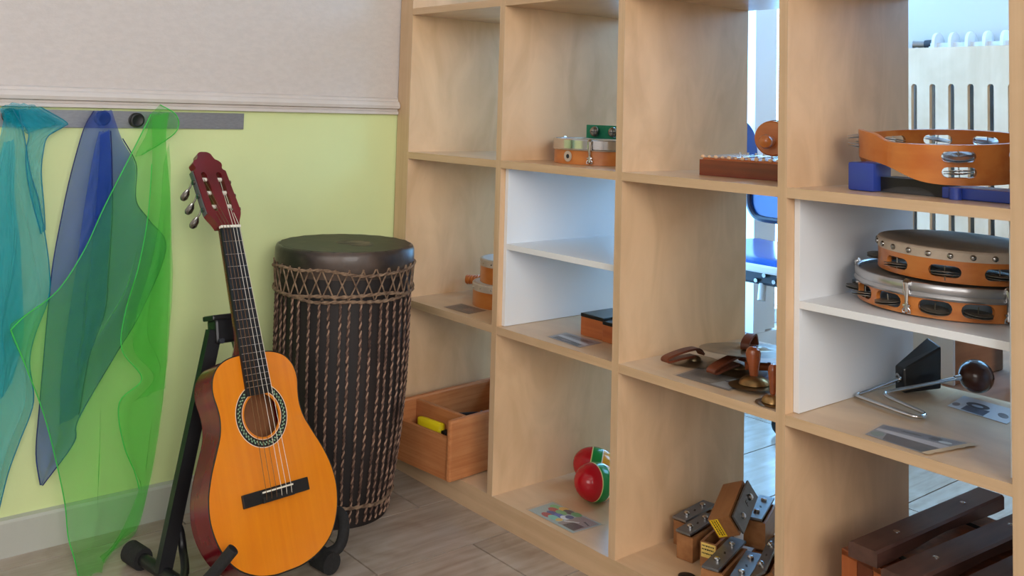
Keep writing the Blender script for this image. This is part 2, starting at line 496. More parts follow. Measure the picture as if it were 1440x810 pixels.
# walls
wl = MB()
def wall_seg(y0, y1, z0, z1, mi): wl.box((-14, y0, z0), (-0.5, y1, z1), mi)
wall_seg(-430, 30, -3, 84.2, 0); wall_seg(-430, 30, 84.2, 272, 1)
wall_seg(30, 42, -3, 272, 2); wall_seg(143, 159, -3, 272, 2); wall_seg(198, 212, -3, 272, 2)
for a, b in ((42, 143), (159, 198)): wall_seg(a, b, -3, 12, 2); wall_seg(a, b, 214, 272, 2)
struct(wl.build('wall_left', ['green_wall', 'wallpaper', 'white_wall'], smooth=0))
wb = MB()
for lo, hi in (((-14, 200, -3), (70, 214, 272)), ((172, 200, -3), (456, 214, 272)), ((70, 200, -3), (172, 214, 118)), ((70, 200, 236), (172, 214, 272))): wb.box(lo, hi)
struct(wb.build('wall_rear', 'grey_wall', smooth=0))
wr = MB()
for y0, y1, z0, z1 in ((-430, -297, -3, 272), (-83, 200, -3, 272), (-297, -83, -3, 100), (-297, -83, 244, 272)): wr.box((442, y0, z0), (456, y1, z1))
struct(wr.build('wall_right', 'wallpaper', smooth=0))
wf = MB()
for x0, x1, z0, z1 in ((-14, 190, -3, 272), (390, 456, -3, 272), (190, 390, -3, 100), (190, 390, 244, 272)): wf.box((x0, -444, z0), (x1, -430, z1))
struct(wf.build('wall_front', 'wallpaper', smooth=0))
struct(MB().box((-14, -444, 272), (456, 214, 280)).build('ceiling', 'ceiling', smooth=0))

def window(n, axis, at, a0, a1, z0, z1, sky_blocker=False, leaves=2):
    """frame with mullions and panes, set in the wall opening; some get an added opaque board that keeps the sky out"""
    def bx(mb, p0, p1, q0, q1, d0, d1, bev=0.4):
        lo = (d0, p0, q0) if axis == 'x' else (p0, d0, q0); hi = (d1, p1, q1) if axis == 'x' else (p1, d1, q1)
        return mb.box(lo, hi, bev=bev)
    d0, d1 = at-2, at+2; m = (a0+a1)/2
    fr = MB()
    bars = [(a0, a1, z0, z0+5), (a0, a1, z1-5, z1), (a0, a0+5, z0+5, z1-5), (a1-5, a1, z0+5, z1-5)]
    if leaves == 2: bars.append((m-3, m+3, z0+5, z1-5))
    for p0, p1, q0, q1 in bars: bx(fr, p0, p1, q0, q1, d0, d1)
    o = struct(fr.build('window_%d' % n, 'white_gloss', smooth=0))
    for p0, p1 in (((a0+5, m-3), (m+3, a1-5)) if leaves == 2 else ((a0+5, a1-5),)):
        bx(MB(), p0, p1, z0+5, z1-5, at-0.2, at+0.2, 0).build('pane', 'glass', o, smooth=0)
    if sky_blocker:
        w = -3.2 if sky_blocker < 0 else 3.2
        bx(MB(), a0, a1, z0, z1, at+w-0.2, at+w+0.2, 0).build('sky_blocker', 'white_wall', o, smooth=0)  # unseen opaque board, added to stop the blue sky entering here
window(1, 'x', -11, 42, 143, 12, 214)
window(2, 'x', -11, 159, 198, 12, 214, leaves=1)
window(5, 'y', 211, 70, 172, 118, 236)
window(3, 'x', 448, -297, -83, 100, 244, sky_blocker=-1)
window(4, 'y', -436, 190, 390, 100, 244, sky_blocker=1)

# chair rail with a moulded profile, baseboards
prof = [(-0.5, 84.2), (0.6, 84.25), (0.6, 84.9), (0.2, 85.1), (0.2, 85.5), (1.1, 85.7), (1.3, 86.4), (0.9, 87.2), (0.35, 87.5), (0.35, 88.0), (0.0, 88.2), (-0.5, 88.3)]
def moulding(name, prof, y0, y1, m):
    n = len(prof)
    vs = [V(x, y0, z) for x, z in prof]+[V(x, y1, z) for x, z in prof]
    fs = [tuple(range(n)), tuple(range(2*n-1, n-1, -1))]+[(i, (i+1) % n, n+(i+1) % n, n+i) for i in range(n)]
    return struct(MB().add(vs, fs).build(name, m, smooth=30))
moulding('trim_1', prof, -428, -0.2, 'trim')
moulding('baseboard_left', [(-0.5, 0), (1.0, 0), (1.0, 6.3), (0.7, 6.8), (-0.5, 7.0)], -428, -0.2, 'baseboard')
moulding('baseboard_rear', [(-0.5, 0), (1.6, 0), (1.6, 12.2), (1.2, 13.2), (0.4, 13.6), (-0.5, 13.8)], 38.8, 198, 'white_gloss')
# white reveal strips of the side window seen through the shelf
moulding('trim_2', [(-0.5, 14), (3.0, 14), (3.0, 214), (-0.5, 214)], 143.2, 149.8, 'white_gloss')
moulding('trim_3', [(-0.5, 14), (1.2, 14), (1.2, 214), (-0.5, 214)], 151.5, 158, 'white_gloss')

# ================================================================== THE SHELF
cx = [5.1, 40.2, 75.3, 110.4]                        # left inside face of each column
cz = [5.1, 40.2, 75.3, 110.4]
D = 38.4
shelf = thing('shelving_unit', 'tall open-backed birch shelving unit of square compartments dividing the room', 'shelf', (74.5, 0, -0.04))
def sbox(name, x0, x1, y0, y1, z0, z1, up):
    mb = MB()
    mb.box((x0-74.5, y0+0.12, z0), (x1-74.5, y1, z1), 0)
    mb.box((x0-74.5, y0, z0), (x1-74.5, y0+0.12, z1), 1)
    return mb.build(name, ['birch' if up else 'birch_h', 'birch_edge_v' if up else 'birch_edge'], shelf, smooth=0)
sbox('side_panel', 0, 5.1, 0, D, 0, 149, True)
sbox('side_panel', 143.9, 149, 0, D, 0, 149, True)
sbox('base_panel', 5.1, 143.9, 0, D, 0, 5.1, False)
sbox('top_panel', 5.1, 143.9, 0, D, 143.9, 149, False)
for x in (38.6, 73.7, 108.8): sbox('divider', x, x+1.6, 0, D, 5.1, 143.9, True)
for c in cx:
    for z in (38.6, 73.7, 108.8): sbox('shelf_board', c, c+33.5, 0.05, D, z, z+1.6, False)

def insert(x0, y0, label):
    t = thing('shelf_insert', label, 'shelf insert', (x0, y0, 40.2), group='white inserts with a middle shelf')
    h = 33.35
    MB().box((0.05, 0, 0.02), (1.05, D-y0-0.4, h), bev=0.05).build('side_panel', 'white_board', t, smooth=0)
    MB().box((32.4, 0, 0.02), (33.4, D-y0-0.4, h), bev=0.05).build('side_panel', 'white_board', t, smooth=0)
    MB().box((1.05, 0.0, 16.2), (32.4, D-y0-0.4, 17.4), bev=0.05).build('shelf_board', 'white_board', t, smooth=0)
insert(40.2, 1.4, 'white insert with an empty middle shelf above the wood blocks')
insert(110.4, 2.2, 'white insert whose middle shelf carries two stacked tambourines')

# ================================================================== LEFT WALL: HANGING STRIP, KNOBS, SCARVES
rail = MB().box((-0.5, -128, 80.2), (-0.15, -40.85, 83.7), bev=0.05)
tag(rail.build('magnet_strip', 'steel_bar', smooth=0), 'brushed metal strip along the green wall below the moulding', 'wall strip')
knob_labels = ['black round magnet knob holding the turquoise scarf', 'black round magnet knob holding the blue scarf', 'black round magnet knob between the blue and green scarves']
km = None
for (y, z, x), lab in zip(((-89.0, 82.4, 0.3), (-71.9, 82.2, 0.3), (-64.9, 81.9, -0.1)), knob_labels):
    pr = [(0, 0), (1.3, 0), (1.5, 0.15), (1.5, 1.2), (1.4, 1.4), (1.1, 1.45), (0.9, 1.35), (0, 1.3)]
    o = MB().lathe(pr, 28).build('round_magnet', 'black') if km is None else km.copy()
    if km is None: km = o
    else: col.objects.link(o)
    o.rotation_euler = (0, pi/2, 0); o.location = V(x, y, z)*K
    tag(o, lab, 'magnet', 'magnet knobs on the wall strip')

def resamp(pl, m):
    P = spline([Vector(p) for p in pl], 10); d = [0]
    for a, b in zip(P, P[1:]): d.append(d[-1]+(b-a).length)
    out = []; j = 0
    for i in range(m):
        s = d[-1]*i/(m-1)
        while j < len(d)-2 and d[j+1] < s: j += 1
        t = (s-d[j])/max(1e-9, d[j+1]-d[j]); out.append(P[j].lerp(P[j+1], t))
    return out
def cloth(mb, Lp, Rp, freq, amp, ph, m=110, n=80, gather=0.12, wob=1.0):
    """a sheet between two edges with upright folds that swell away from the wall"""
    A, B = resamp(Lp, m), resamp(Rp, m); rows = []
    for i in range(m):
        t = i/(m-1); r = []
        wid = (B[i]-A[i]).length; acr = (B[i]-A[i])/max(wid, 1e-6)
        pl = min(1, 0.35+t*2.2)*min(1, (1-t)*3+0.25)
        for j in range(n):
            s = j/(n-1)
            a = amp*min(1, t/gather+0.2)*(0.6+0.4*t)
            phase = 2*pi*(freq*s+ph)+wob*sin(2.2*t*pi+ph*5)+0.7*sin(5*t+3*s)
            w = 0.5+0.5*sin(phase)
            q = noise.noise(V(s*3+ph*7, t*4, ph*11))
            f = noise.noise(V(s*7+ph*3, t*13+s*5, ph*5)); g = noise.noise(V(s*17-t*9, t*30, ph*9))
            # pleats: the sheet doubles back on itself sideways, more where it hangs free
            lat = pl*sin(pi*s)**0.6*(wid/(2*pi*max(freq, 0.8)))*1.15*cos(phase+0.9*q)
            p = A[i].lerp(B[i], s)+acr*lat
            r.append(V(p.x+a*w+a*0.35*q+0.35*a*f+0.12*g, p.y+0.35*a*q, p.z+0.25*f))
        rows.append(r)
    mb.grid(rows); return A, B
def X(x, pts): return [(x, y, z) for y, z in pts]
def scarf(name, label, layers, hems, ms, mh):
    mb = MB(); edges = []
    for (Lp, Rp, fr, am, ph) in layers: edges.append(cloth(mb, Lp, Rp, fr, am, ph))
    o = mb.build(name, ms, None, smooth=180, fix=False)
    tag(o, label, 'scarf', 'sheer dance scarves')
    for pts in hems:
        MB().tube([Vector(p) for p in spline(pts, 6)], 0.11, 6).build('hem', mh, o)
    return o
cL = [(-90.4, 83.2), (-91.2, 77.5), (-92.6, 69.6), (-93.6, 59.3), (-94.1, 47.7), (-94.0, 36.2), (-92.8, 25.9), (-91.1, 15.4), (-88.1, 8.4)]
cR = [(-88.0, 83.2), (-86.6, 77.5), (-85.3, 71.4), (-83.7, 66.7), (-82.1, 59.9), (-80.9, 53.0), (-80.8, 47.7), (-82.8, 41.2), (-83.5, 36.0), (-82.4, 28.6), (-84.4, 21.8), (-86.1, 16.3), (-87.4, 9.3)]
fL = [(-89.1, 83.6), (-87.8, 81.5), (-86.1, 79.1), (-86.4, 75.5), (-86.0, 71.5), (-84.7, 66.1), (-82.8, 60.0)]
fR = [(-84.1, 84.1), (-79.4, 81.4), (-79.8, 80.5), (-82.6, 78.6), (-83.3, 75.5), (-83.4, 71.5), (-82.6, 65.4), (-82.1, 60.7)]
topc = [(-90.6, 81.8), (-91.2, 84.0), (-88.6, 84.9), (-85.4, 84.6)]
topd = [(-86.2, 79.0), (-84.6, 79.9), (-82.0, 80.6), (-79.5, 80.9)]
scarf('scarf', 'turquoise sheer scarf hanging from the leftmost wall knob',
      [(X(2.4, cL), X(2.4, cR), 1.5, 1.0, 0.1), (X(3.6, [(y+0.6, z) for y, z in cL[1:7]]), X(3.6, [(-88.8, 78), (-88.4, 75), (-88.2, 68), (-86.5, 58), (-85.5, 48), (-85, 40), (-86.5, 33)]), 1, 0.9, 0.6),
       (X(2.6, fL), X(2.6, fR), 1, 0.6, 0.3), (X(2.4, topc), X(2.4, topd), 1, 0.5, 0.2)],
      [X(2.9, cR), X(2.9, fR), X(2.9, fL)], 'cyan_sheer', 'cyan_hem')
bL = [(-74.2, 83.6), (-75.8, 80.3), (-77.0, 75.4), (-78.2, 69.3), (-79.2, 62.5), (-80.2, 54.4), (-80.6, 46.4), (-80.9, 37.1), (-81.2, 26.6), (-81.3, 18.7), (-80.2, 12.7)]
bR = [(-70.6, 83.9), (-68.2, 78.2), (-65.8, 74.4), (-65.0, 71.8), (-64.8, 65.6), (-61.9, 61.5), (-58.1, 55.6), (-62.7, 43.1), (-67.3, 35.3), (-73.8, 24.0), (-74.5, 19.4), (-79.8, 12.5)]
bfL = [(-73.2, 79.6), (-74.1, 74.8), (-75.3, 63.8), (-76.3, 52.9), (-77.3, 39.5), (-77.8, 31.6), (-77.6, 23.6)]
bfR = [(-71.0, 79.8), (-70.4, 73.3), (-69.8, 63.5), (-69.9, 52.4), (-70.2, 44.1), (-72.7, 36.2), (-74.1, 25.0)]
scarf('scarf', 'dark blue sheer scarf hanging in a point between the turquoise and green ones',
      [(X(2.2, bL), X(2.2, bR), 1.5, 0.6, 0.35), (X(3.2, bfL), X(3.2, bfR), 1, 0.7, 0.8), (X(4.0, [(-73.2, 79), (-73.2, 70), (-73.6, 56), (-74, 44), (-75, 30)]), X(4.0, [(y-0.4, z) for y, z in bfR[:6]]), 0.7, 0.5, 0.15)],
      [X(2.5, bL), X(2.5, bR[1:]), X(3.6, bfR)], 'blue_sheer', 'blue_hem')
gL = [(2.8, -63.0, 83.2), (4.6, -65.0, 80.0), (6.5, -68.0, 75.0)]+X(6.8, [ (-72.7, 65.0), (-76.0, 57.0), (-80.4, 49.9), (-85.9, 45.8), (-88.2, 43.5)])
gB = X(6.8, [(-84.7, 35.2), (-81.0, 25.5), (-77.2, 11.5)])+[(6.8, -76.0, 4.0), (10.0, -75.6, 0.9), (17.0, -76.8, 0.5)]
gR = [(2.8, -59.3, 83.6), (4.6, -60.2, 77.6)]+X(6.2, [(-59.3, 65.9), (-58.7, 56.5), (-58.3, 42.8), (-58.7, 28.7), (-59.7, 16.2)])+[(5.8, -61.2, 6.8), (6.4, -62.8, 1.6), (8.8, -66.4, 0.7), (11.4, -70.2, 0.5), (17.0, -72.8, 0.4)]
gI = [(-62.9, 82.6), (-63.6, 73.3), (-63.8, 63.3), (-65.1, 53.6), (-67.4, 44.1), (-67.6, 37.1), (-63.4, 31.0), (-67.6, 27.0), (-66.4, 19.1), (-63.9, 13.2), (-62.8, 9.6)]
tL = [(-63.0, 83.4), (-64.0, 79.0), (-66.0, 74.6)]
tR = [(-61.4, 85.2), (-57.8, 83.0), (-58.0, 79.4), (-64.6, 75.0)]
scarf('scarf', 'bright green sheer scarf trailing from beside the third knob down onto the floor',
      [(gL+gB, gR, 1.5, 0.8, 0.55), ([(3.8, gI[0][0], gI[0][1])]+X(6.5, gI[1:])+[(8.4, -67.5, 1.6), (12.0, -71.6, 1.2)], [(3.8, gR[0][1], gR[0][2]), (5.0, gR[1][1], gR[1][2])]+X(6.5, [p[1:] for p in gR[2:7]])+[(6.6, -60.9, 9), (7.2, -62.8, 2.8), (9.0, -66.8, 1.5), (15.5, -72.0, 1.1)], 1.5, 0.7, 0.2),
       (X(7.4, [(y+2.2, z) for y, z in gI[1:8]]), X(7.4, [(y-0.3, z) for y, z in [p[1:] for p in gR[1:6]]]), 1.5, 0.9, 0.7),
       (X(3.6, tL), X(3.6, tR), 1, 0.6, 0.4)],
      [[(p[0]+0.5, p[1], p[2]) for p in gL], [(p[0]+0.4, p[1], p[2]) for p in gL[-1:]+gB], X(6.9, gI[1:]), X(3.9, tR)], 'green_sheer', 'green_hem')

# ================================================================== GUITAR
az, ti, ro = radians(11.67), radians(24.18), radians(-2.43)
n0 = V(cos(az), sin(az), 0); w0 = V(-sin(az), cos(az), 0); zz = V(0, 0, 1)
gn = n0*cos(ti)+zz*sin(ti); gv = zz*cos(ti)-n0*sin(ti)
gw = w0*cos(ro)+gv*sin(ro); gv = gv*cos(ro)-w0*sin(ro)
gm = Matrix((gw, gv, gn)).transposed()
HB = 12.98
base = V(40.03, -50.47, 17.14)-gv*HB
gtr = thing('guitar', 'small amber and dark red classical guitar leaning on a black stand', 'guitar', base, gm)
# local axes: x across, y along (0 at the bottom of the body), z out of the top
half = [(0, 0), (3.2, 0.12), (7.0, 1.1), (10.4, 3.2), (12.7, 6.6), (13.75, 10.6), (13.5, 14.4), (12.3, 18.0), (10.6, 21.4), (9.3, 24.2), (8.85, 26.6), (9.0, 28.8), (9.4, 30.8), (9.35, 32.6), (8.7, 34.4), (7.3, 35.9), (5.2, 36.8), (2.6, 37.15), (0, 37.2)]
hs = [(p.x, p.y) for p in spline([V(a, b, 0) for a, b in half], 4)]
outline = hs+[(-a, b) for a, b in hs[-2:0:-1]]
HY = HB+13.1                                         # sound hole
def flat(z): return lambda u, v, w: V(u, v, z+w)
plate(MB(), outline, [circle(0, HY, 3.85, 40)], 3.5, flat(0), 0.25).build('top_board', 'amber', gtr, smooth=30)
DEP = 5.6
plate(MB(), outline, [], 0, flat(-DEP), 0.25).build('back_board', 'red_lacquer', gtr, smooth=30)
rb = MB()
k = len(outline)
ins = [(a*0.985, HB+(b-HB)*0.987) for a, b in outline]
vs = [V(a, b, -0.02) for a, b in outline]+[V(a, b, -DEP-0.2) for a, b in outline]+[V(a, b, -0.02) for a, b in ins]+[V(a, b, -DEP-0.2) for a, b in ins]
rb.add(vs, [(i, (i+1) % k, k+(i+1) % k, k+i) for i in range(k)]+[(2*k+i, 3*k+i, 3*k+(i+1) % k, 2*k+(i+1) % k) for i in range(k)])
ribs = rb.build('ribs', 'red_lacquer', gtr, smooth=40, fix=False)
MB().tube([V(a*1.004, HB+(b-HB)*1.003, -0.03) for a, b in outline], 0.12, 5, closed=True).build('binding', 'ebony', ribs)
MB().box((-7, HY-6, -DEP+0.02), (7, HY+6, -DEP+0.06)).build('inside_board', 'cavity', gtr, smooth=0)
# rosette: dark ring with pale mosaic
ro_ = MB()
def ring(mb, r0, r1, z0, z1, y, mi=0, n=56):
    vs = [V(r*cos(2*pi*i/n), y+r*sin(2*pi*i/n), z) for (r, z) in ((r0, z0), (r0, z1), (r1, z1), (r1, z0)) for i in range(n)]
    mb.add(vs, [(a*n+i, a*n+(i+1) % n, ((a+1) % 4)*n+(i+1) % n, ((a+1) % 4)*n+i) for a in range(4) for i in range(n)], mi)
ring(ro_, 4.35, 5.55, -0.02, 0.02, HY, 0)
ros = ro_.build('rosette', 'ebony', gtr, smooth=0)
M['pearl'] = mat('pale_green_inlay', (150, 186, 150), 0.4)
inl = MB()
for i in range(44):
    a = 2*pi*i/44
    for r, da in ((4.78, 0), (5.1, pi/44)):
        inl.box((-0.17, -0.12, 0.018), (0.17, 0.12, 0.035), 0, Matrix.Translation(V((r)*cos(a+da), HY+r*sin(a+da), 0)) @ Matrix.Rotation(a+da+0.9, 4, 'Z'))
o = inl.build('rosette_inlay', 'pearl', ros, smooth=0); o['kind'] = 'stuff'
rr = MB(); ring(rr, 5.58, 5.68, -0.02, 0.025, HY); ring(rr, 4.22, 4.3, -0.02, 0.025, HY)
rr.build('rosette_line', 'ivory', ros, smooth=0)
# neck, fretboard, frets
NUT = HB+48.5
def fb(y): return 2.25+(NUT-y)/31.2*0.5
fp = [(-fb(HY+3.6), HY+3.6), (fb(HY+3.6), HY+3.6), (fb(NUT), NUT), (-fb(NUT), NUT)]
nk = MB()
for (y, wd, dp) in ():
    pass
secs = []
for y, d in ((NUT+0.2, 1.7), (NUT-6, 1.9), (41.5, 2.2), (39.3, 3.0), (37.9, 4.6), (37.0, 5.3)):
    b = fb(y)*0.98
    secs.append([V(b*cos(pi*i/10), y, -d*sin(pi*i/10)**0.8+0.02) for i in range(11)])
for s in secs: s.append(V(0, s[0].y, 0.02))
n_ = 12
nk.add([p for s in secs for p in s], [(i*n_+j, i*n_+(j+1) % n_, (i+1)*n_+(j+1) % n_, (i+1)*n_+j) for i in range(len(secs)-1) for j in range(n_)]+[tuple(range(n_)), tuple((len(secs)-1)*n_+j for j in range(n_))])
neck = nk.build('neck', 'red_lacquer', gtr)
MB().prism(fp, 0.03, 0.55).build('fretboard', 'ebony', gtr, smooth=0)
for i in range(1, 18):
    y = HB+48.5*2**(-i/12); b = fb(y)-0.05
    MB().tube([V(-b, y, 0.56), V(b, y, 0.56)], 0.09, 6).build('fret', 'chrome', gtr)
MB().box((-2.3, NUT, 0), (2.3, NUT+0.5, 0.85), bev=0.08).build('nut', 'ivory', gtr)
# slotted headstock, tipped back
hd = bpy.data.objects.new('headstock', None)
HT = Matrix.Translation(V(0, NUT+0.45, 0.3)) @ Rx(-14) @ Matrix.Diagonal((1.03, 1.07, 1, 1))
hh = [(2.35, 0), (2.7, 1.0), (3.5, 2.4), (3.8, 3.6), (3.75, 7), (3.66, 11.4), (3.62, 12.2), (3.2, 12.5), (3.0, 12.9), (3.25, 13.5), (3.2, 14.1), (2.7, 14.6), (2.1, 14.9), (1.75, 15.5), (1.5, 16.1), (0.8, 16.5), (0, 16.55)]
hl = [(p.x, p.y) for p in spline([V(a, b, 0) for a, b in hh], 3)]
ho = hl+[(-a, b) for a, b in hl[-2::-1]]
slots = [stadium(s*1.72, 7.6, 0.62, 4.3) for s in (-1, 1)]
hb_ = MB(); plate(hb_, ho, slots, 0, lambda u, v, w: HT @ V(u, v, w), 1.7)
head = hb_.build('headstock', 'red_lacquer', gtr, smooth=30)
for s in (-1, 1):
    MB().box((s*3.78-0.12, 2.9, -1.45), (s*3.78+0.12, 12.3, -0.25), 0, HT, bev=0.05).build('tuner_plate', 'plate_steel', head)
    for q in (4.6, 7.6, 10.6):
        MB().tube([HT @ V(s*0.9, q, -0.75), HT @ V(s*2.6, q, -0.75)], 0.42, 12).build('string_roller', 'ivory', head)
        tp = MB()
        tp.tube([HT @ V(s*3.9, q-0.6, -0.85), HT @ V(s*4.3, q-0.6, -0.85)], 0.5, 10)
        tp.tube([HT @ V(s*4.1, q-0.2, -0.85), HT @ V(s*4.3, q-0.9, -1.9), HT @ V(s*4.5, q-1.2, -2.7)], 0.2, 8)
        tp.tube([HT @ V(s*4.45, q-1.1, -2.5), HT @ V(s*4.6, q-1.5, -3.2), HT @ V(s*4.8, q-1.9, -4.1), HT @ V(s*4.9, q-2.1, -4.6)], [0.35, 0.75, 0.85, 0.5], 10, flat=0.75)
        tp.build('tuning_peg', 'bright_steel', head)
# bridge, saddle, strings
br = MB().box((-7.2, HB-1.45, 0), (7.2, HB+0.75, 0.55), bev=0.12)
br.box((-3.4, HB-1.5, 0.5), (3.4, HB-0.55, 1.0), bev=0.1).box((-3.5, HB-0.1, 0.5), (3.5, HB+0.55, 0.8), bev=0.08)
bridge = br.build('bridge', 'ebony', gtr, smooth=0)
MB().box((-3.3, HB+0.1, 0.6), (3.3, HB+0.38, 1.15), bev=0.06).build('saddle', 'ivory', bridge)
for i in range(6):
    a, b = -1.85+i*0.74, -2.75+i*1.1
    q = (4.6, 7.6, 10.6)[(i if i < 3 else 5-i)]
    e = HT @ V((-1.75 if i < 3 else 1.75)+0.15*(i-2.5), q, -0.35)
    MB().tube([e, V(a, NUT+0.25, 0.9), V(b, HB+0.24, 1.2), V(b, HB-0.7, 1.06), V(b*1.02, HB-1.3, 0.9)], 0.055 if i < 3 else 0.05, 5).build('string', 'wound' if i < 3 else 'nylon', gtr)

# ================================================================== GUITAR STAND
st = thing('guitar_stand', 'black A-frame guitar stand with foam feet under the guitar', 'stand', (28, -52, 0))
o0 = V(28, -52, 0)
def P(*a): return Vector(a)-o0
def bar(mb, a, b, w, d, up=V(0, 1, 0)):
    a, b = Vector(a), Vector(b); t = (b-a).normalized(); s = t.cross(up).normalized(); q = s.cross(t)
    vs = [p+s*x*d/2+q*y*w/2 for p in (a, b) for x, y in ((-1, -1), (1, -1), (1, 1), (-1, 1))]
    return mb.add(vs, [(0, 1, 2, 3), (7, 6, 5, 4)]+[(i, (i+1) % 4, 4+(i+1) % 4, 4+i) for i in range(4)])
for s, yb, yt in ((-1, -65.3, -54.8), (1, -39.4, -50.2)):
    bar(MB(), P(27.2, yb, 2), P(20.6, yt, 42), 2.6, 2.0).build('leg', 'black_metal', st, smooth=0)
    ft = MB().tube([P(16, yb-1.8*1, 2.0) if s < 0 else P(16, yb-3, 2.0), P(41.2, yb+2.6 if s < 0 else yb+0.4, 2.0)], 1.15, 14).build('foot_tube', 'black_metal', st)
    a, b = (P(16, yb-1.8, 2.0), P(41.2, yb+2.6, 2.0)) if s < 0 else (P(16, yb-3, 2.0), P(41.2, yb+0.4, 2.0))
    t = (b-a).normalized()
    for e, dr in ((a, -1), (b, 1)):
        rib = [e+t*dr*(-4.4+0.42*i) for i in range(12)]
        MB().tube(rib, [1.9, 2.0]*6, 18).build('foam_foot', 'foam', st)
hdm = MB().box((-2.4, -2.6, -2.6), (1.8, 2.6, 2.0), 0, T(*P(20.4, -52.5, 42)) @ Ry(-14), bev=0.5)
hdm.box((-3.0, -3.2, 1.8), (2.0, 3.2, 2.8), 0, T(*P(20.4, -52.5, 42)) @ Ry(-14), bev=0.3)
hinge = hdm.build('hinge_head', 'black_metal', st, smooth=0)
MB().tube([P(23.0, -54.5, 40.5), P(24.0, -54.5, 40.7)], 0.5, 10).build('bolt', 'dark_grey', hinge)
a1 = spline([P(25.2, -63.8, 10.6), P(26.2, -62.2, 8.6), P(27.6, -61.9, 5.2), P(33, -63.6, 4.4), P(39.6, -66.6, 4.8), P(46.4, -66.4, 7.6), P(49.6, -62.6, 13.6)], 6)
arm = MB().tube(a1, 0.75, 12).build('cradle_arm', 'black_metal', st)
MB().tube(a1[-13:], 1.0, 12).build('foam_sleeve', 'foam', arm)
a2 = spline([P(25.2, -40.6, 10.6), P(30, -39.4, 9.8), P(36.0, -36.2, 9.6), P(39.4, -35.6, 8.2), P(40.6, -37.2, 4.2), P(38, -41, 2.6), P(33, -43, 2.8)], 6)
arm2 = MB().tube(a2, 0.8, 12).build('cradle_arm', 'black_metal', st)
MB().tube(a2[14:30], 1.05, 12).build('foam_sleeve', 'foam', arm2)

# ================================================================== TALL DRUM
dr = thing('rope_drum', 'tall dark hide-covered drum strung with twisted cords, standing by the shelf', 'drum', (16.0, -23.3, 0))
dp = [(10.9, 0), (11.1, 1.5), (11.6, 5), (12.4, 10), (13.3, 18), (13.9, 26), (14.2, 34), (14.25, 42), (14.3, 46), (14.5, 50), (14.75, 53)]
def drad(z):
    for (r0, z0), (r1, z1) in zip(dp, dp[1:]):
        if z <= z1: return r0+(r1-r0)*max(0, (z-z0))/(z1-z0)
    return dp[-1][0]
MB().lathe(dp, 64).build('shell', 'drum_body', dr)
hk = MB(); n = 96
rows = []
for (r, z) in ((14.62, 50.6), (14.95, 51.9), (15.08, 53.6), (15.0, 55.3), (14.75, 55.95), (14.2, 56.2), (9, 56.2), (4, 56.15), (0.01, 56.15)):
    rows.append([V((r+0.1*noise.noise(V(cos(2*pi*j/n)*3, sin(2*pi*j/n)*3, z)))*cos(2*pi*j/n), (r+0.1*noise.noise(V(cos(2*pi*j/n)*3, sin(2*pi*j/n)*3, z)))*sin(2*pi*j/n),
                 z+(-0.9*abs(sin(11*pi*j/n))-0.5*noise.noise(V(j*0.2, 0, 3)) if z < 50.5 else 0)) for j in range(n+1)])
hk.grid(rows); hk.build('drum_head', 'drum_skin', dr, smooth=60)
M['head_black'] = mat('polished_black_hide', (16, 15, 15), 0.48, c2=(58, 52, 44), scale=(26, 26, 26), detail=7, lo=0.5, hi=0.72)
tpz = [(14.1*cos(2*pi*i/72)*(1+0.015*sin(i*1.7)), 14.1*sin(2*pi*i/72)*(1+0.015*sin(i*1.7))) for i in range(72)]
MB().prism(tpz, 56.1, 56.24).build('playing_surface', 'head_black', dr, smooth=0)
# lighter worn patch rubbed into the middle of the head
M['worn'] = mat('worn_hide', (112, 100, 80), 0.7, c2=(44, 40, 35), scale=(30, 30, 30), detail=6)
wp = []
for i in range(40):
    a = 2*pi*i/40; r = 4.6*(1+0.25*noise.noise(V(cos(a)*1.5, sin(a)*1.5, 9)))
    wp.append((1.2+r*cos(a), 1.5+r*sin(a)*0.8))
MB().prism(wp, 56.2, 56.27).build('worn_patch', 'worn', dr, smooth=0)
NC = 42
cords = []
for v in range(3):
    mb = MB(); zs = [0.9+i*(46.4-0.9)/120 for i in range(121)]
    for ph in (0, pi):
        mb.tube([V(drad(z)+0.2+0.14*cos(z*3.6+ph+v), 0.16*sin(z*3.6+ph+v)+0.18*noise.noise(V(z*0.12, v*5, 0)), z) for z in zs], 0.185, 5, 0 if ph == 0 else 1)
    cords.append(mb.build('tension_cord', ['cord', 'cord_dark'], dr))
for i in range(NC):
    o = cords[i] if i < 3 else share(cords[i % 3], 'tension_cord', dr)
    o.rotation_euler = (0, 0, 2*pi*i/NC+random.uniform(-0.025, 0.025))
def rope_ring(z, amp, r, off, seed, name='lashing_rope', twist=True):
    mb = MB()
    for ph in ((0, pi) if twist else (0,)):
        mb.tube([V((drad(z)+off+0.17*cos(26*2*pi*j/240*1.0+ph))*cos(2*pi*j/240), (drad(z)+off+0.17*cos(26*2*pi*j/240+ph))*sin(2*pi*j/240),
                   z+0.17*sin(26*2*pi*j/240+ph)+amp*noise.noise(V(cos(2*pi*j/240)*1.6, sin(2*pi*j/240)*1.6, seed))) for j in range(240)], r, 6, closed=True)
    return mb.build(name, 'rope', dr)
rope_ring(52.0, 1.4, 0.2, 0.55, 1.3); rope_ring(47.2, 0.9, 0.24, 0.6, 4.1); rope_ring(46.4, 1.1, 0.22, 0.65, 6.6); rope_ring(4.4, 2.2, 0.24, 0.5, 8.2)
zc = []
for sg in (1, -1):
    mb = MB()
    mb.tube([V((drad(z)+0.45)*cos(a), (drad(z)+0.45)*sin(a), z) for z, a in ((46.6+i*0.78, sg*(-0.095+0.19*i/8)) for i in range(9))], 0.17, 5)
    zc.append(mb.build('zigzag_lace', 'rope', dr))
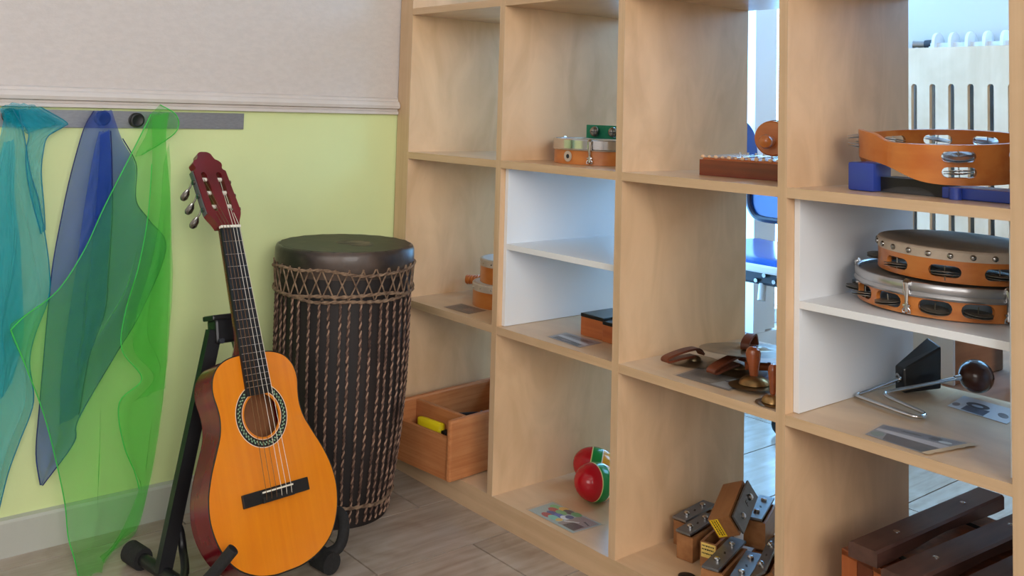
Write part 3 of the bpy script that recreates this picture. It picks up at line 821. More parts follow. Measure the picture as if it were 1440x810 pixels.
for i in range(34):
    for q in (0, 1):
        o = zc[q] if i == 0 else share(zc[q], 'zigzag_lace', dr)
        o.rotation_euler = (0, 0, 2*pi*i/34+random.uniform(-0.02, 0.02))

# ================================================================== SMALL HELPERS FOR THE THINGS ON THE SHELVES
G = (0.20, 0.19, 0.18)
def L3(r, g, b): return srgb(r, g, b)
def card(name, label, corners, shapes, basec, group='photo cards taped to the shelves', margin=0.5):
    """a laminated photograph: card, flat print, clear film. corners: four (x, y), z of the shelf; shapes: (polygon in 0..1, colour)"""
    (p0, p1, p2, p3), z = corners
    c = [sum(p[i] for p in (p0, p1, p2, p3))/4 for i in (0, 1)]
    t = thing(name, label, 'photo card', (c[0], c[1], z), group=group)
    def uv(u, v): return V((p0[0]*(1-u)+p3[0]*u)*(1-v)+(p1[0]*(1-u)+p2[0]*u)*v-c[0], (p0[1]*(1-u)+p3[1]*u)*(1-v)+(p1[1]*(1-u)+p2[1]*u)*v-c[1], 0)
    def slab(mb, poly, z0, z1, colr=None):
        q = [uv(*a) for a in poly]; n = len(q)
        vs = [V(a.x, a.y, z0) for a in q]+[V(a.x, a.y, z1) for a in q]
        return mb.add(vs, [tuple(range(n))[::-1], tuple(range(n, 2*n))]+[(i, (i+1) % n, n+(i+1) % n, n+i) for i in range(n)], 0, None, colr)
    mb = MB(); slab(mb, [(0, 0), (1, 0), (1, 1), (0, 1)], 0.01, 0.035, basec)
    for k, (poly, colr) in enumerate(shapes): slab(mb, poly, 0.035, 0.037+0.0012*k, colr)
    mb.build('print', 'print', t, smooth=0)
    e = margin/10
    slab(MB(), [(-e, -e), (1+e, -e), (1+e, 1+e), (-e, 1+e)], 0.085, 0.1).build('laminate', 'film', t, smooth=0)
    return t
def ell(x, y, a, b, rot=0, n=14): return [(x+a*cos(2*pi*i/n)*cos(rot)-b*sin(2*pi*i/n)*sin(rot), y+a*cos(2*pi*i/n)*sin(rot)+b*sin(2*pi*i/n)*cos(rot)) for i in range(n)]

def jingle(parent, mtl, loc, rot, r=2.0, name='jingle'):
    """a pair of dished discs on a pin"""
    mb = MB()
    for s in (1, -1):
        mb.lathe([(0.12, s*0.06), (r*0.45, s*0.26), (r*0.62, s*0.22), (r*0.8, s*0.12), (r, s*0.14), (r, s*0.2), (r*0.8, s*0.19), (r*0.6, s*0.29), (r*0.4, s*0.33), (0.12, s*0.14)], 22)
    mb.tube([V(0, 0, -1.1), V(0, 0, 1.1)], 0.09, 6)
    o = mb.build(name, mtl, parent, smooth=40)
    o.location = V(*loc)*K; o.rotation_euler = rot
    return o
def hoop(R, h0, slots, t, zfun=None, step=0.9):
    """tambourine frame: a strip with slots bent to a ring, local z 0..h0; slots: (angle deg, z, half length, half height)"""
    mb = MB(); W = 2*pi*R
    N = 96
    up = zfun or (lambda a: (0, h0))
    half = []
    ol = [(W*i/N, up(2*pi*i/N)[0]) for i in range(N+1)]+[(W*i/N, up(2*pi*i/N)[1]) for i in range(N, -1, -1)]
    holes = [stadium(radians(a % 360)*R, z, hw, hh) for a, z, hw, hh in slots]
    plate(mb, ol, holes, step, lambda u, v, w: V((R+w)*cos(u/R), (R+w)*sin(u/R), v), t)
    return mb

# ================================================================== COLUMN 1: HAND DRUMS, STICK, CARD, BOX
def hand_drum(name, label, x, y, z, R, h, group, rot=0):
    t = thing(name, label, 'drum', (x, y, z), (0, 0, radians(rot)), group)
    MB().lathe([(R-0.5, 0.05), (R, 0), (R, h-1.2), (R-0.5, h-1.2)], 56).build('frame', 'orange_wood', t)
    MB().lathe([(R+0.02, h-1.7), (R+0.1, h-1.7), (R+0.12, h-0.25), (R-0.1, h-0.02), (R-0.5, h), (0, h)], 56).build('skin_head', ['skin_band'], t)
    MB().lathe([(R-0.6, h+0.005), (0, h+0.01)], 48).build('playing_surface', 'skin_white', t, smooth=0)
    k = MB()
    tk = None
    for i in range(16):
        a = 2*pi*i/16; T4 = T((R+0.1)*cos(a), (R+0.1)*sin(a), h-0.95) @ Matrix.Rotation(a, 4, 'Z') @ Ry(90)
        if tk is None: tk = MB().lathe([(0, 0), (0.2, 0), (0.17, 0.1), (0, 0.16)], 10).build('tack', 'chrome', t); o = tk
        else: o = share(tk, 'tack', t)
        o.matrix_local = Matrix.LocRotScale(T4.translation*K, T4.to_quaternion(), None)
    return t
hand_drum('hand_drum', 'orange hand drum with skin head, underneath another one beside the wooden stick', 23.6, 17.2, 40.2, 8.3, 5.3, 'stacked orange hand drums')
hand_drum('hand_drum', 'orange hand drum with pale grey head, on top of the second orange hand drum', 23.9, 17.8, 45.55, 7.3, 5.5, 'stacked orange hand drums', 11)
rs = thing('rasp_stick', 'short ribbed wooden stick on the shelf left of the orange hand drums', 'rasp', (8.9, 19.8, 43.2), (0, 0, radians(28)))
pr = [(0.0, 0), (1.0, 0), (1.2, 0.3)]
for i in range(9): pr += [(1.2, 0.4+i*0.75), (0.95, 0.62+i*0.75), (1.2, 0.9+i*0.75)]
pr += [(1.0, 7.4), (0, 7.4)]
MB().lathe(pr, 18, 0, T(-2.6, -1, 0.2) @ Ry(86)).build('ribbed_body', 'orange_wood', rs)
wd = thing('small_white_drum', 'small white disc leaning behind the orange hand drums', 'drum', (12.6, 25.6, 40.2), (0, 0, radians(-35)))
MB().lathe([(0, -0.8), (3.2, -0.8), (3.4, -0.5), (3.4, 0.5), (3.2, 0.8), (0, 0.8)], 32, 0, T(0, 0, 3.7) @ Ry(90) @ Rx(0)).build('disc', 'skin_white', wd)
MB().lathe([(3.42, -0.45), (3.55, -0.4), (3.55, 0.4), (3.42, 0.45)], 32, 0, T(0, 0, 3.7) @ Ry(90)).build('rim', 'brass_dark', wd)
ml = thing('mallet', 'thin dark brown mallet handle standing behind the orange hand drums', 'mallet', (21.5, 27.5, 40.2), (0, 0, 0))
MB().tube([V(0, 0, 1.2), V(-0.6, 1.0, 15.2)], 0.55, 10).build('handle', 'handle_wood', ml)
MB().ball((0, 0, 1.5), 1.5).build('mallet_head', 'ball_wood', ml)
card('photo_card', 'brown photo card on the shelf in front of the orange hand drums', (((18.6, 2.2), (17.9, 7.9), (26.8, 8.2), (27.5, 2.5)), 40.2),
     [([(0.1, 0.1), (0.9, 0.1), (0.9, 0.55), (0.1, 0.5)], L3(92, 66, 44)), (ell(0.35, 0.6, 0.2, 0.22), L3(60, 42, 30)), (ell(0.65, 0.5, 0.16, 0.2), L3(120, 88, 60)), ([(0.05, 0.85), (0.5, 0.8), (0.48, 0.95), (0.05, 0.96)], L3(70, 50, 38))], L3(96, 72, 52))

bx = thing('wooden_box', 'open beech box jutting out of the bottom left compartment with a yellow thing in it', 'box', (18.9, 8, 5.1), (0, 0, radians(5)))
bm_ = Matrix.Identity(4)
MB().box((8.6, -12.4, 0.05), (9.9, 19, 13.2), bev=0.55).build('side_board', 'beech', bx, smooth=0)
MB().box((-9.9, -12.4, 0.05), (-8.6, 19, 13.2), bev=0.55).build('side_board', 'beech', bx, smooth=0)
MB().box((-8.6, -11.9, 0.05), (8.6, -10.8, 9.1), bev=0.1).build('front_board', 'beech_h', bx, smooth=0)
MB().box((-8.6, -6.6, 0.6), (8.6, -5.4, 12.6), bev=0.25).build('partition', 'beech_h', bx, smooth=0)
MB().box((-8.6, 17.6, 0.05), (8.6, 18.7, 13.0), bev=0.1).build('rear_board', 'beech_h', bx, smooth=0)
MB().box((-8.6, -10.8, 0.1), (8.6, 17.6, 0.6)).build('bottom_board', 'beech', bx, smooth=0)
yt = thing('castanet', 'rounded yellow plastic castanet in the front slot of the beech box', 'castanet', (18.2, -0.2, 5.8), (radians(0), radians(0), radians(8)))
def tx(*p): return V(*p)
MB().box((-4.0, -0.95, 4.2), (4.0, 0.95, 9.3), bev=0.85).build('shell', 'yellow', yt, smooth=60)
MB().box((4.05, -0.8, 3.4), (5.6, 0.8, 8.0), bev=0.3).build('hinge_block', 'black', yt, smooth=60)
MB().box((-3.6, -0.8, 0), (5.2, 0.8, 4.25)).build('lower_shell', 'navy', yt, smooth=0)
sg = thing('sunglasses_case', 'dark cord bundle lying inside the beech box', 'cord', (16.6, 11, 5.7))
lp = []
for i in range(60):
    a = i*0.55; lp.append(V(2.9*cos(a)*(1+0.15*sin(i)), 4.3*sin(a), 0.4+i*0.14+0.3*sin(i*1.7)))
MB().tube(lp, 0.38, 7).build('cord', 'dark_grey', sg)
sg.name = 'coiled_cord'

# ================================================================== COLUMN 2: TAMBOURINE WITH CLAMPS, BELL STRIP
td = thing('frame_drum', 'orange wooden frame drum with a metal hoop and clamps on the upper shelf', 'drum', (53.3, 18.4, 75.3))
R = 11.0
hoop(R, 4.9, [], 0.6, step=2.5).build('frame', 'orange_wood', td)
hp = MB(); hp.lathe([(R+0.02, 2.9), (R+0.35, 2.9), (R+0.4, 3.1), (R+0.22, 3.25), (R+0.25, 5.0), (R+0.1, 5.2), (R-0.3, 5.15), (R-0.3, 4.95)], 72).build('metal_hoop', 'chrome', td)
MB().lathe([(R-0.31, 4.9), (0, 4.92)], 48).build('skin_head', 'skin', td, smooth=0)
def clamp(parent, a, R, z0, z1, mtl='chrome'):
    mb = MB(); M4 = Rz(a)
    mb.tube([M4 @ V(R+0.3, 0, z1+0.3), M4 @ V(R+0.75, 0, z1), M4 @ V(R+0.7, 0, z1-0.9), M4 @ V(R+0.55, 0, (z0+z1)/2), M4 @ V(R+0.55, 0, z0+0.8)], [0.5, 0.55, 0.42, 0.26, 0.24], 10)
    mb.box((R+0.5, -0.5, z1-1.6), (R+0.85, 0.5, z1+0.35), 0, M4, bev=0.12)
    mb.tube([M4 @ V(R+0.55, 0, z0+1.5), M4 @ V(R+0.55, 0, z0+0.2)], 0.3, 10)
    mb.box((R+0.3, -0.55, z0+0.9), (R+0.75, 0.55, z0+1.25), 0, M4, bev=0.1)
    for s in (-1, 1): mb.tube([M4 @ V(R+0.55, s*0.15, z0+0.9), M4 @ V(R+0.6, s*0.55, z0+0.45), M4 @ V(R+0.55, s*0.6, z0+0.05), M4 @ V(R+0.55, s*0.15, z0-0.0)], 0.13, 7)
    return mb.build('clamp', mtl, parent)
for a in (-175, -62, -118+236, -2, 58): clamp(td, a, R, 0.35, 4.7)
dsc = MB().lathe([(0, -0.05), (0.95, -0.05), (0.95, 0.06), (0, 0.08)], 24).build('round_badge', 'navy', td)
a_ = radians(-90); dsc.location = V((R+0.14)*cos(a_), (R+0.14)*sin(a_), 1.6)*K; dsc.rotation_euler = (0, radians(90), a_)
rb_ = MB().lathe([(0.96, -0.04), (1.12, -0.04), (1.12, 0.07), (0.96, 0.07)], 24).build('badge_ring', 'skin_band', dsc)
bs = thing('bell_strap', 'green webbing strap with round sleigh bells on the orange frame drum', 'bells', (55.5, 18.5, 80.55), (0, 0, radians(8)))
MB().box((-7.0, -0.3, 0), (7.0, 0.3, 2.9), bev=0.12).build('strap', 'green_band', bs, smooth=0)
for x in (-4.1, 0.7, 5.0):
    b = MB().ball((x, -1.1, 1.5), 1.1, 20).build('bell', 'bright_steel', bs, smooth=60)
    Mb = T(x, -1.1, 1.5) @ Rz(30)
    MB().box((-0.75, -1.14, -0.1), (0.75, -0.85, 0.1), 0, Mb).box((-0.1, -1.14, -0.75), (0.1, -0.85, 0.75), 0, Mb).build('bell_slit', 'black', b, smooth=0)

# wood blocks and card under the white insert
def woodblock(label, x, y, a, hx, hy, h):
    t = thing('wood_block', label, 'wood block', (x, y, 40.2), (0, 0, radians(a)), 'wood blocks with black tops')
    MB().box((-hx, -hy, 0), (hx, hy, h-0.75), bev=0.12).build('body', 'block_wood', t, smooth=0)
    MB().box((-hx-0.05, -hy-0.05, h-0.75), (hx+0.05, hy+0.05, h), bev=0.15).build('top_plate', 'black_lacquer', t, smooth=0)
    return t
woodblock('orange brown wood block with black top, left one of two under the insert', 58.3, 14.9, 0, 3.2, 4.6, 4.5)
woodblock('lighter wood block with black top, partly behind the upright divider', 65.3, 14.9, 0, 3.6, 5.0, 4.1)
ml2 = thing('wooden_ball_beater', 'small brown wooden ball beater peeking out behind the divider above the wood blocks', 'beater', (57.2, 21.4, 40.2), (0, 0, 0))
MB().ball((0, 0, 6.5), 1.5).build('ball', 'brass_dark', ml2)
MB().tube([V(0, 0, 5.4), V(2.6, 2.2, 0.3)], 0.4, 8).build('stick', 'handle_wood', ml2)
dk, md, lt = L3(52, 46, 50), L3(112, 104, 108), L3(196, 198, 204)
card('photo_card', 'grey photo card with a pale diagonal stripe beside the wood blocks', (((53.0, 3.1), (52.3, 8.8), (62.4, 9.0), (62.8, 2.4)), 40.2),
     [([(0.05, 0.45), (0.95, 0.30), (0.95, 0.48), (0.05, 0.62)], lt), ([(0.1, 0.08), (0.9, 0.03), (0.9, 0.28), (0.1, 0.40)], dk), (ell(0.45, 0.2, 0.15, 0.07), md), ([(0.1, 0.7), (0.9, 0.55), (0.92, 0.82), (0.12, 0.92)], md), (ell(0.7, 0.7, 0.12, 0.08), dk), (ell(0.3, 0.8, 0.12, 0.07), L3(90, 70, 60))], L3(150, 148, 152))

# maracas
def maraca(label, x, y, az_, el, hl_=15):
    t = thing('maraca', label, 'maraca', (x, y, 5.1), None, 'striped maracas')
    Mx = T(0, 0, 3.95) @ Rz(az_) @ Ry(90-el)
    cols = []; prof = []
    n = 22
    for i in range(n+1):
        u = -4.9+9.8*i/n
        r = 3.95*sqrt(max(0, 1-(u/4.9)**2))*(1-0.03*u/4.9)
        prof.append((max(r, 0.0), -u))
    prof = [(max(r, 0), z) for r, z in prof[::-1]]
    prof[0] = (0, prof[0][1]); prof[-1] = (0, prof[-1][1])
    def band(z):
        z = z
        for lim, c in ((1.2, (196, 22, 34)), (1.42, (224, 200, 60)), (-1.2+1.6, None),): pass
        if z > 1.3: return L3(186, 18, 34)
        if z > 1.1: return L3(226, 214, 150)
        if z > -1.0: return L3(22, 138, 62)
        if z > -1.25: return L3(236, 232, 222)
        if z > -3.0: return L3(236, 162, 34)
        if z > -3.4: return L3(236, 232, 222)
        return L3(26, 40, 96)
    fine = []
    for i in range(len(prof)-1):
        for s in range(4):
            f = s/4; fine.append((prof[i][0]*(1-f)+prof[i+1][0]*f, prof[i][1]*(1-f)+prof[i+1][1]*f))
    fine.append(prof[-1])
    fine = [(3.95*sqrt(max(0, 1-(z/4.9)**2)), z) for r, z in fine]
    fine[0] = (0, fine[0][1]); fine[-1] = (0, fine[-1][1])
    cl = [band((fine[i][1]+fine[i+1][1])/2) for i in range(len(fine)-1)]
    MB().lathe(fine, 36, 0, Mx, colors=cl).build('gourd', 'paint', t, smooth=60)
    MB().tube([Mx @ V(0, 0, -4.6), Mx @ V(0, 0, -hl_)], [0.8, 0.65], 12).build('handle', 'handle_wood', t)
    return t
maraca('red and green striped maraca lying in front of the other', 54.6, 16.2, -97, 10)
maraca('red green and orange striped maraca lying behind the other', 48.2, 22.6, -138, 10, 7.6)
be = [((0.15, 0.8, 0.07, 0.1), (120, 190, 120)), ((0.3, 0.88, 0.07, 0.1), (230, 180, 70)), ((0.42, 0.86, 0.08, 0.1), (70, 40, 34)), ((0.55, 0.9, 0.07, 0.1), (90, 160, 90)), ((0.22, 0.62, 0.08, 0.1), (186, 60, 50)), ((0.36, 0.66, 0.08, 0.1), (120, 180, 110)),
      ((0.3, 0.42, 0.08, 0.1), (60, 70, 130)), ((0.44, 0.46, 0.08, 0.1), (70, 90, 170)), ((0.53, 0.5, 0.06, 0.09), (220, 224, 230)), ((0.3, 0.22, 0.08, 0.1), (180, 50, 46)), ((0.44, 0.25, 0.09, 0.1), (120, 196, 170)), ((0.54, 0.27, 0.04, 0.09), (226, 186, 90)), ((0.56, 0.62, 0.05, 0.09), (50, 60, 120))]
card('photo_card', 'glossy photo card of colourful maracas lying below the two real ones', (((49.9, 1.7), (49.8, 8.6), (63.2, 9.2), (62.7, 1.7)), 5.1),
     [([(0.6, 0.1), (0.98, 0.1), (0.98, 0.95), (0.62, 0.95)], L3(150, 132, 124))]+[(ell(x, y, a*1.3, b*1.3), L3(*c)) for (x, y, a, b), c in be]+[([(0.7, 0.12), (0.95, 0.1), (0.94, 0.5), (0.72, 0.48)], L3(66, 40, 34)), ([(0.62, 0.3), (0.8, 0.55), (0.78, 0.6), (0.6, 0.36)], L3(206, 200, 196)), ([(0.8, 0.7), (0.94, 0.62), (0.95, 0.66), (0.82, 0.75)], L3(60, 48, 44))], L3(160, 176, 170))

# ================================================================== COLUMN 3: ZITHER, KNOB SHAKER, CYMBALS, CHIME BARS
zi = thing('zither', 'flat reddish brown string zither with pale beads along its edge', 'zither', (97, 19, 75.3), (0, 0, radians(7.5)))
zp = [(-12.6, -7.6), (10.2, -8.8), (10.2, 10), (-5.5, 10)]
MB().prism(zp, 0, 2.9).build('body', 'mahogany', zi, smooth=0)
zq = [(a*0.96, b*0.95) for a, b in zp]
MB().prism(zq, 2.9, 3.25).build('soundboard', 'block_wood', zi, smooth=0)
bd = None
for i in range(17):
    f = i/16; r = 0.34 if i % 2 == 0 else 0.25
    o = MB().ball((0, 0, 0), 0.3, 10).build('bead', 'cream_bead', zi) if bd is None else share(bd, 'bead', zi)
    if bd is None: bd = o
    o.location = V(-12.1+22.0*f, -7.25-1.15*f, 3.45)*K; o.scale = (r/0.22, r/0.3, r/0.3)
bp_ = None
for i in range(12):
    f = i/11
    o = MB().tube([V(0, 0, 0), V(0, 0, 1.0)], 0.22, 8).build('tuning_pin', 'dull_steel', zi) if bp_ is None else share(bp_, 'tuning_pin', zi)
    if bp_ is None: bp_ = o
    o.location = V(-9.6+18*f, 2.0+5*f*0, 3.2)*K
for i in range(12):
    f = i/11; MB().tube([V(-11.6+22*f, -7.0-1.1*f, 3.5), V(-9.6+18*f, 2.0, 3.9)], 0.04, 4).build('string', 'chrome', zi)
ks = thing('knob_shaker', 'round orange wooden disc with a turned knob lying on the zither', 'shaker', (96.0, 18.7, 79.3), (0, 0, radians(20)))
MB().lathe([(0, 0), (2.9, 0), (3.15, 0.25), (3.15, 3.6), (2.9, 3.9), (0, 3.9)], 36, 0, T(0, 0, 3.2) @ Rx(90)).build('drum_body', 'orange_wood', ks)
MB().lathe([(0.95, 3.9), (1.0, 5.2), (1.15, 5.9), (1.3, 6.6), (1.05, 7.3), (0.5, 7.6), (0, 7.65)], 28, 0, T(-0.3, 0, 2.7) @ Rx(90)).build('knob', 'orange_wood', ks)
MB().lathe([(3.16, 0.6), (3.3, 0.7), (3.3, 1.4), (3.16, 1.5)], 36, 0, T(0, 0, 3.2) @ Rx(90)).build('metal_band', 'bright_steel', ks)

def cym_prof(R, bell, hb, rise):
    up = [(R, 0), (R*0.75, rise*0.3), (R*0.45, rise*0.75), (bell, rise), (bell*0.9, rise+hb*0.45), (bell*0.6, rise+hb*0.85), (bell*0.25, rise+hb), (0, rise+hb)]
    return [(r, z-0.1) for r, z in up][:-1]+[(0, rise+hb-0.1)], up
def cymbal(label, x, y, z, R, mtl, tilt, strap=None, handle=False, bell=None, hb=1.0, rise=0.3, hs=1.0, group='cymbals on the shelf'):
    t = thing('cymbal', label, 'cymbal', (x, y, z), tilt, group)
    b = bell or R*0.3
    lo, up = cym_prof(R, b, hb, rise)
    MB().lathe(up+[], 56).build('plate', mtl, t, smooth=45)
    top = rise+hb
    if strap is not None:
        a, ln, w, lift = strap
        Mx = Rz(a)
        pts = spline([V(-ln*0.25, 0, top+0.1), V(-ln*0.1, 0, top+lift*0.9), V(ln*0.2, 0, top+lift), V(ln*0.62, 0, top+lift*0.75), V(ln*0.95, 0, top+lift*0.35), V(ln, 0, top+0.05-rise*0.3), V(ln*0.9, 0, top-0.25), V(ln*0.5, 0, top-0.05), V(0.4, 0, top+0.05)], 5)
        mb = MB(); rows = []
        for i, p in enumerate(pts):
            q = pts[min(i+1, len(pts)-1)]-pts[max(i-1, 0)]; nn = V(-q.z, 0, q.x).normalized()*0.2
            rows.append([Mx @ (p+V(0, s*w, 0)+nn*k) for s, k in ((-1, 1), (1, 1), (1, -1), (-1, -1), (-1, 1))])
        mb.grid(rows); mb.build('leather_strap', 'leather', t, smooth=40)
    if handle:
        MB().lathe([(r_*hs, z_) for r_, z_ in [(0.7, top-0.05), (0.8, top+0.5), (0.9, top+1.4), (1.2, top+2.8), (1.3, top+3.6), (1.1, top+4.3), (0.6, top+4.7), (0, top+4.75)]], 24).build('knob_handle', 'handle_wood', t)
    return t
deg = radians
cymbal('small bronze cymbal with a folded leather strap, far left on the shelf', 82.2, 13.2, 40.4, 4.9, 'bronze', (0, 0, 0), (-95, 7.6, 0.8, 1.3), hb=0.7)
cymbal('medium bronze cymbal with a leather strap reaching over the photo card', 91.0, 14.2, 40.78, 5.4, 'bronze', (0, deg(3.4), 0), (-84, 8.6, 0.85, 1.4), hb=0.7)
cymbal('large pale cymbal lying tilted on top of the other cymbals with a looped strap', 92.2, 17.2, 44.0, 9.5, 'bronze', (deg(-3.2), deg(-4.4), 0), (-75, 3.6, 0.8, 1.9), hb=0.5)
cymbal('domed brass cymbal with an upright wooden knob handle', 99.0, 8.2, 40.75, 4.3, 'brass_dark', (0, deg(-3), 0), handle=True, bell=2.6, hb=1.35, rise=0.25)
cymbal('domed brass cymbal at the shelf corner, its handle behind the divider', 106.0, 3.3, 40.35, 2.75, 'brass_dark', (0, 0, 0), handle=True, hs=0.62, bell=1.8, hb=1.2, rise=0.2)
hs_ = thing('wooden_clapper', 'short brown wooden peg lying under the large pale cymbal', 'peg', (95.0, 13.6, 41.3), (0, 0, radians(40)))
MB().tube([V(-1.5, 0, 0.9), V(2.5, 0, 1.0)], [0.75, 0.65], 14).build('peg', 'handle_wood', hs_)
MB().tube([V(2.4, 0, 1.0), V(2.9, 0, 1.0)], [0.8, 0.8], 14).build('collar', 'leather', hs_)
card('photo_card', 'dull grey photo card lying under the leather cymbal straps', (((86.3, 3.0), (85.4, 11.1), (97.0, 10.6), (97.5, 3.2)), 40.2),
     [([(0.05, 0.1), (0.6, 0.08), (0.55, 0.9), (0.08, 0.9)], L3(96, 84, 76)), (ell(0.5, 0.3, 0.14, 0.14), L3(130, 122, 112)), ([(0.62, 0.1), (0.95, 0.1), (0.95, 0.9), (0.7, 0.92)], L3(168, 170, 172)), (ell(0.75, 0.62, 0.1, 0.05, 0.5), L3(70, 80, 100)), (ell(0.25, 0.5, 0.12, 0.16), L3(74, 64, 60))], L3(118, 108, 100))

screw_mesh = [None]
def chime(label, c, azd, pit=0, rol=0, L=13.0, bw=3.9, bh=4.6, pw=2.9, plate_on=True, sticker=None, mark=None, pl=None, boxL=None):
    """resonator box, tone plate with two screws; c is the middle of the box bottom, long axis along azd"""
    t = thing('chime_bar', label, 'chime bar', c, None, 'chime bars heaped in the bottom compartment')
    R4 = Rz(azd-90) @ Rx(pit) @ Ry(rol)
    t.rotation_euler = R4.to_euler()
    b2 = (boxL or L*0.86)/2
    mb = MB(); w = bw/2; th = 0.45
    mb.box((-w, -b2, 0), (w, b2, th), bev=0.06).box((-w, -b2, th), (-w+th, b2, bh)).box((w-th, -b2, th), (w, b2, bh)).box((-w+th, -b2, th), (w-th, -b2+th, bh)).box((-w+th, b2-th, th), (w-th, b2, bh))
    mb.build('resonator_box', 'bar_wood', t, smooth=0)
    if plate_on:
        l2 = (pl or L)/2
        p = MB().box((-pw/2, -l2, bh+0.55), (pw/2, l2, bh+0.95), bev=0.05).build('tone_plate', 'plate_steel', t, smooth=0)
        for y in (-l2*0.52, l2*0.52):
            MB().tube([V(0, y, bh-0.1), V(0, y, bh+0.56)], 0.4, 8).build('felt_washer', 'foam', t)
            s = MB()
            s.lathe([(0, bh+0.94), (0.5, bh+0.94), (0.55, bh+1.0), (0.55, bh+1.3), (0.35, bh+1.5), (0, bh+1.52)], 16, 0, T(0, y, 0))
            s.build('screw', 'chrome', p)
        if mark:
            for q, (ch, yy) in enumerate(mark):
                cu = bpy.data.curves.new('letter', 'FONT'); cu.body = ch; cu.size = 1.5*K; cu.align_x = 'CENTER'; cu.align_y = 'CENTER'; cu.extrude = 0.01*K
                tmp = bpy.data.objects.new('tmp', cu); col.objects.link(tmp)
                dg = bpy.context.evaluated_depsgraph_get(); me = bpy.data.meshes.new_from_object(tmp.evaluated_get(dg))
                bpy.data.objects.remove(tmp); me.materials.clear(); me.materials.append(M['ink'])
                lo = bpy.data.objects.new('stamped_letter', me); col.objects.link(lo); lo.parent = p
                lo.location = V(0, yy, bh+0.96)*K; lo.rotation_euler = (0, 0, radians(90))
        else: MB().box((-0.15, -0.55, bh+0.951), (0.2, 0.35, bh+0.965), 0, Rz(20)).build('stamped_mark', 'ink', p, smooth=0)
    if sticker:
        s = (MB().box((-w+0.2, -b2-0.03, 1.7), (w-0.2, -b2-0.005, bh-0.1)) if sticker == 'pale' else MB().box((-w+0.2, -b2-0.03, 0.2), (w-0.2, -b2-0.005, 1.95))).build('sticker', 'sticker' if sticker != 'pale' else 'sticker_pale', t, smooth=0)
        k = MB()
        for z0 in ((3.6, 3.0, 2.3) if sticker == 'pale' else (0.35, 0.8, 1.25)):
            x = 0.35; e_ = 2*w-0.4
            while x < e_-0.2:
                l = random.uniform(0.12, 0.34)
                if sticker == 'pale': k.box((-w+x, -b2-0.045, z0), (-w+min(x+l, e_), -b2-0.03, z0+0.24))
                else: k.box((-w+x, -b2-0.045, 0.2+z0), (-w+min(x+l, e_), -b2-0.03, 0.2+z0+0.22))
                x += l+0.1
        k.build('print_line', 'ink', s, smooth=0)
    return t
A0 = 103
chime('chime bar at the back left against the compartment wall', (77.9, 19.4, 5.1), 98, L=11.2, bh=4.4, bw=3.3)
chime('chime bar second from the left, in front of the wall one', (81.95, 15.2, 5.1), 99, L=10.8, bh=4.4, bw=3.3)
chime('upside down open chime box with a pale yellow sticker on its end', (86.0, 15.8, 5.2), 106, L=10, bh=4.3, bw=3.1, plate_on=False, sticker='pale')
chime('front chime bar with a large grey plate in full view', (92.5, 9.3, 5.1), 107, L=14.0, bh=4.4)
chime('chime bar at the lower right beside the large front plate', (97.9, 8.0, 5.1), 112, L=11.6, bh=4.6, pit=0)
chime('chime bar resting on others at the back right, bright from the window behind', (88.6, 25.2, 7.6), 113, L=11.5, bh=4.8)
chime('chime box lying underneath the back right chime bar', (91.2, 24.6, 5.1), 106, L=11, bh=2.4, bw=3.6, plate_on=False)
chime('topmost chime bar tipped on its side with a bright yellow sticker and stamped letters', (86.6, 16.0, 14.0), 110, 21, 64, L=9.6, boxL=9.6, bh=4.4, sticker='yes', mark=(('G', 2.2), ('F', 0.7)), pw=3.6)
chime('chime bar tilted against the divider with its plate facing left', (103.2, 12.0, 8.3), 112, 6, -38, L=13.0, bh=4.6)
chime('plain chime box at the far right, mostly behind the divider', (105.9, 18.5, 5.1), 104, L=9, bh=6.4, bw=3.0, plate_on=False)
dd = thing('small_black_disc', 'black rim of a small disc at the front edge among the chime bars', 'disc', (87.5, 5.4, 5.1))
MB().lathe([(1.15, 0), (1.5, 0.05), (1.55, 0.5), (1.15, 0.6)], 24).build('rim', 'black', dd)
MB().lathe([(1.14, 0.05), (0, 0.1)], 24).build('face', 'foam', dd)

# ================================================================== COLUMN 4: HALF-MOON TAMBOURINE ON A BLUE BOX
bb = thing('blue_stand', 'blue and black plastic block under the slotted wooden tambourine', 'block', (128, 14, 75.3))
bo = V(128, 14, 75.3)
MB().box((116.9-128, 6.8-14, 0), (121.2-128, 12.2-14, 4.4), 0, None, bev=0.35).build('end_block', 'blue_box', bb, smooth=40)
MB().prism([(121.2-128, 8.9-14), (131.5-128, 8.4-14), (131.5-128, 12.5-14), (121.2-128, 13.5-14)], 0.02, 2.3).build('black_body', 'black', bb, smooth=0)
MB().box((131.3-128, 7.6-14, 0.02), (142-128, 15-14, 1.65), bev=0.15).build('blue_base', 'blue_box', bb, smooth=0)
MB().tube([V(133.6-128, 6.9-14, 0.0), V(133.6-128, 6.9-14, 1.7)], 0.85, 20).build('blue_post', 'blue_box', bb)
fl = thing('clear_film', 'crumpled clear plastic film at the front of the top right shelf', 'film', (126.5, 6.5, 75.3))
rows = []
for i in range(9):
    r = []
    for j in range(15):
        u, v = j/14, i/8
        r.append(V(-4.4+9.6*u, -1.6*(1-v)*sin(pi*u)-1.5*u+2.6*v*sin(pi*u), 0.06+1.3*v*sin(pi*u)**0.7*(1-0.2*u)+0.12*noise.noise(V(u*6, v*5, 2))))
    rows.append(r)
MB().grid(rows).build('sheet', 'film', fl, smooth=60, fix=False)

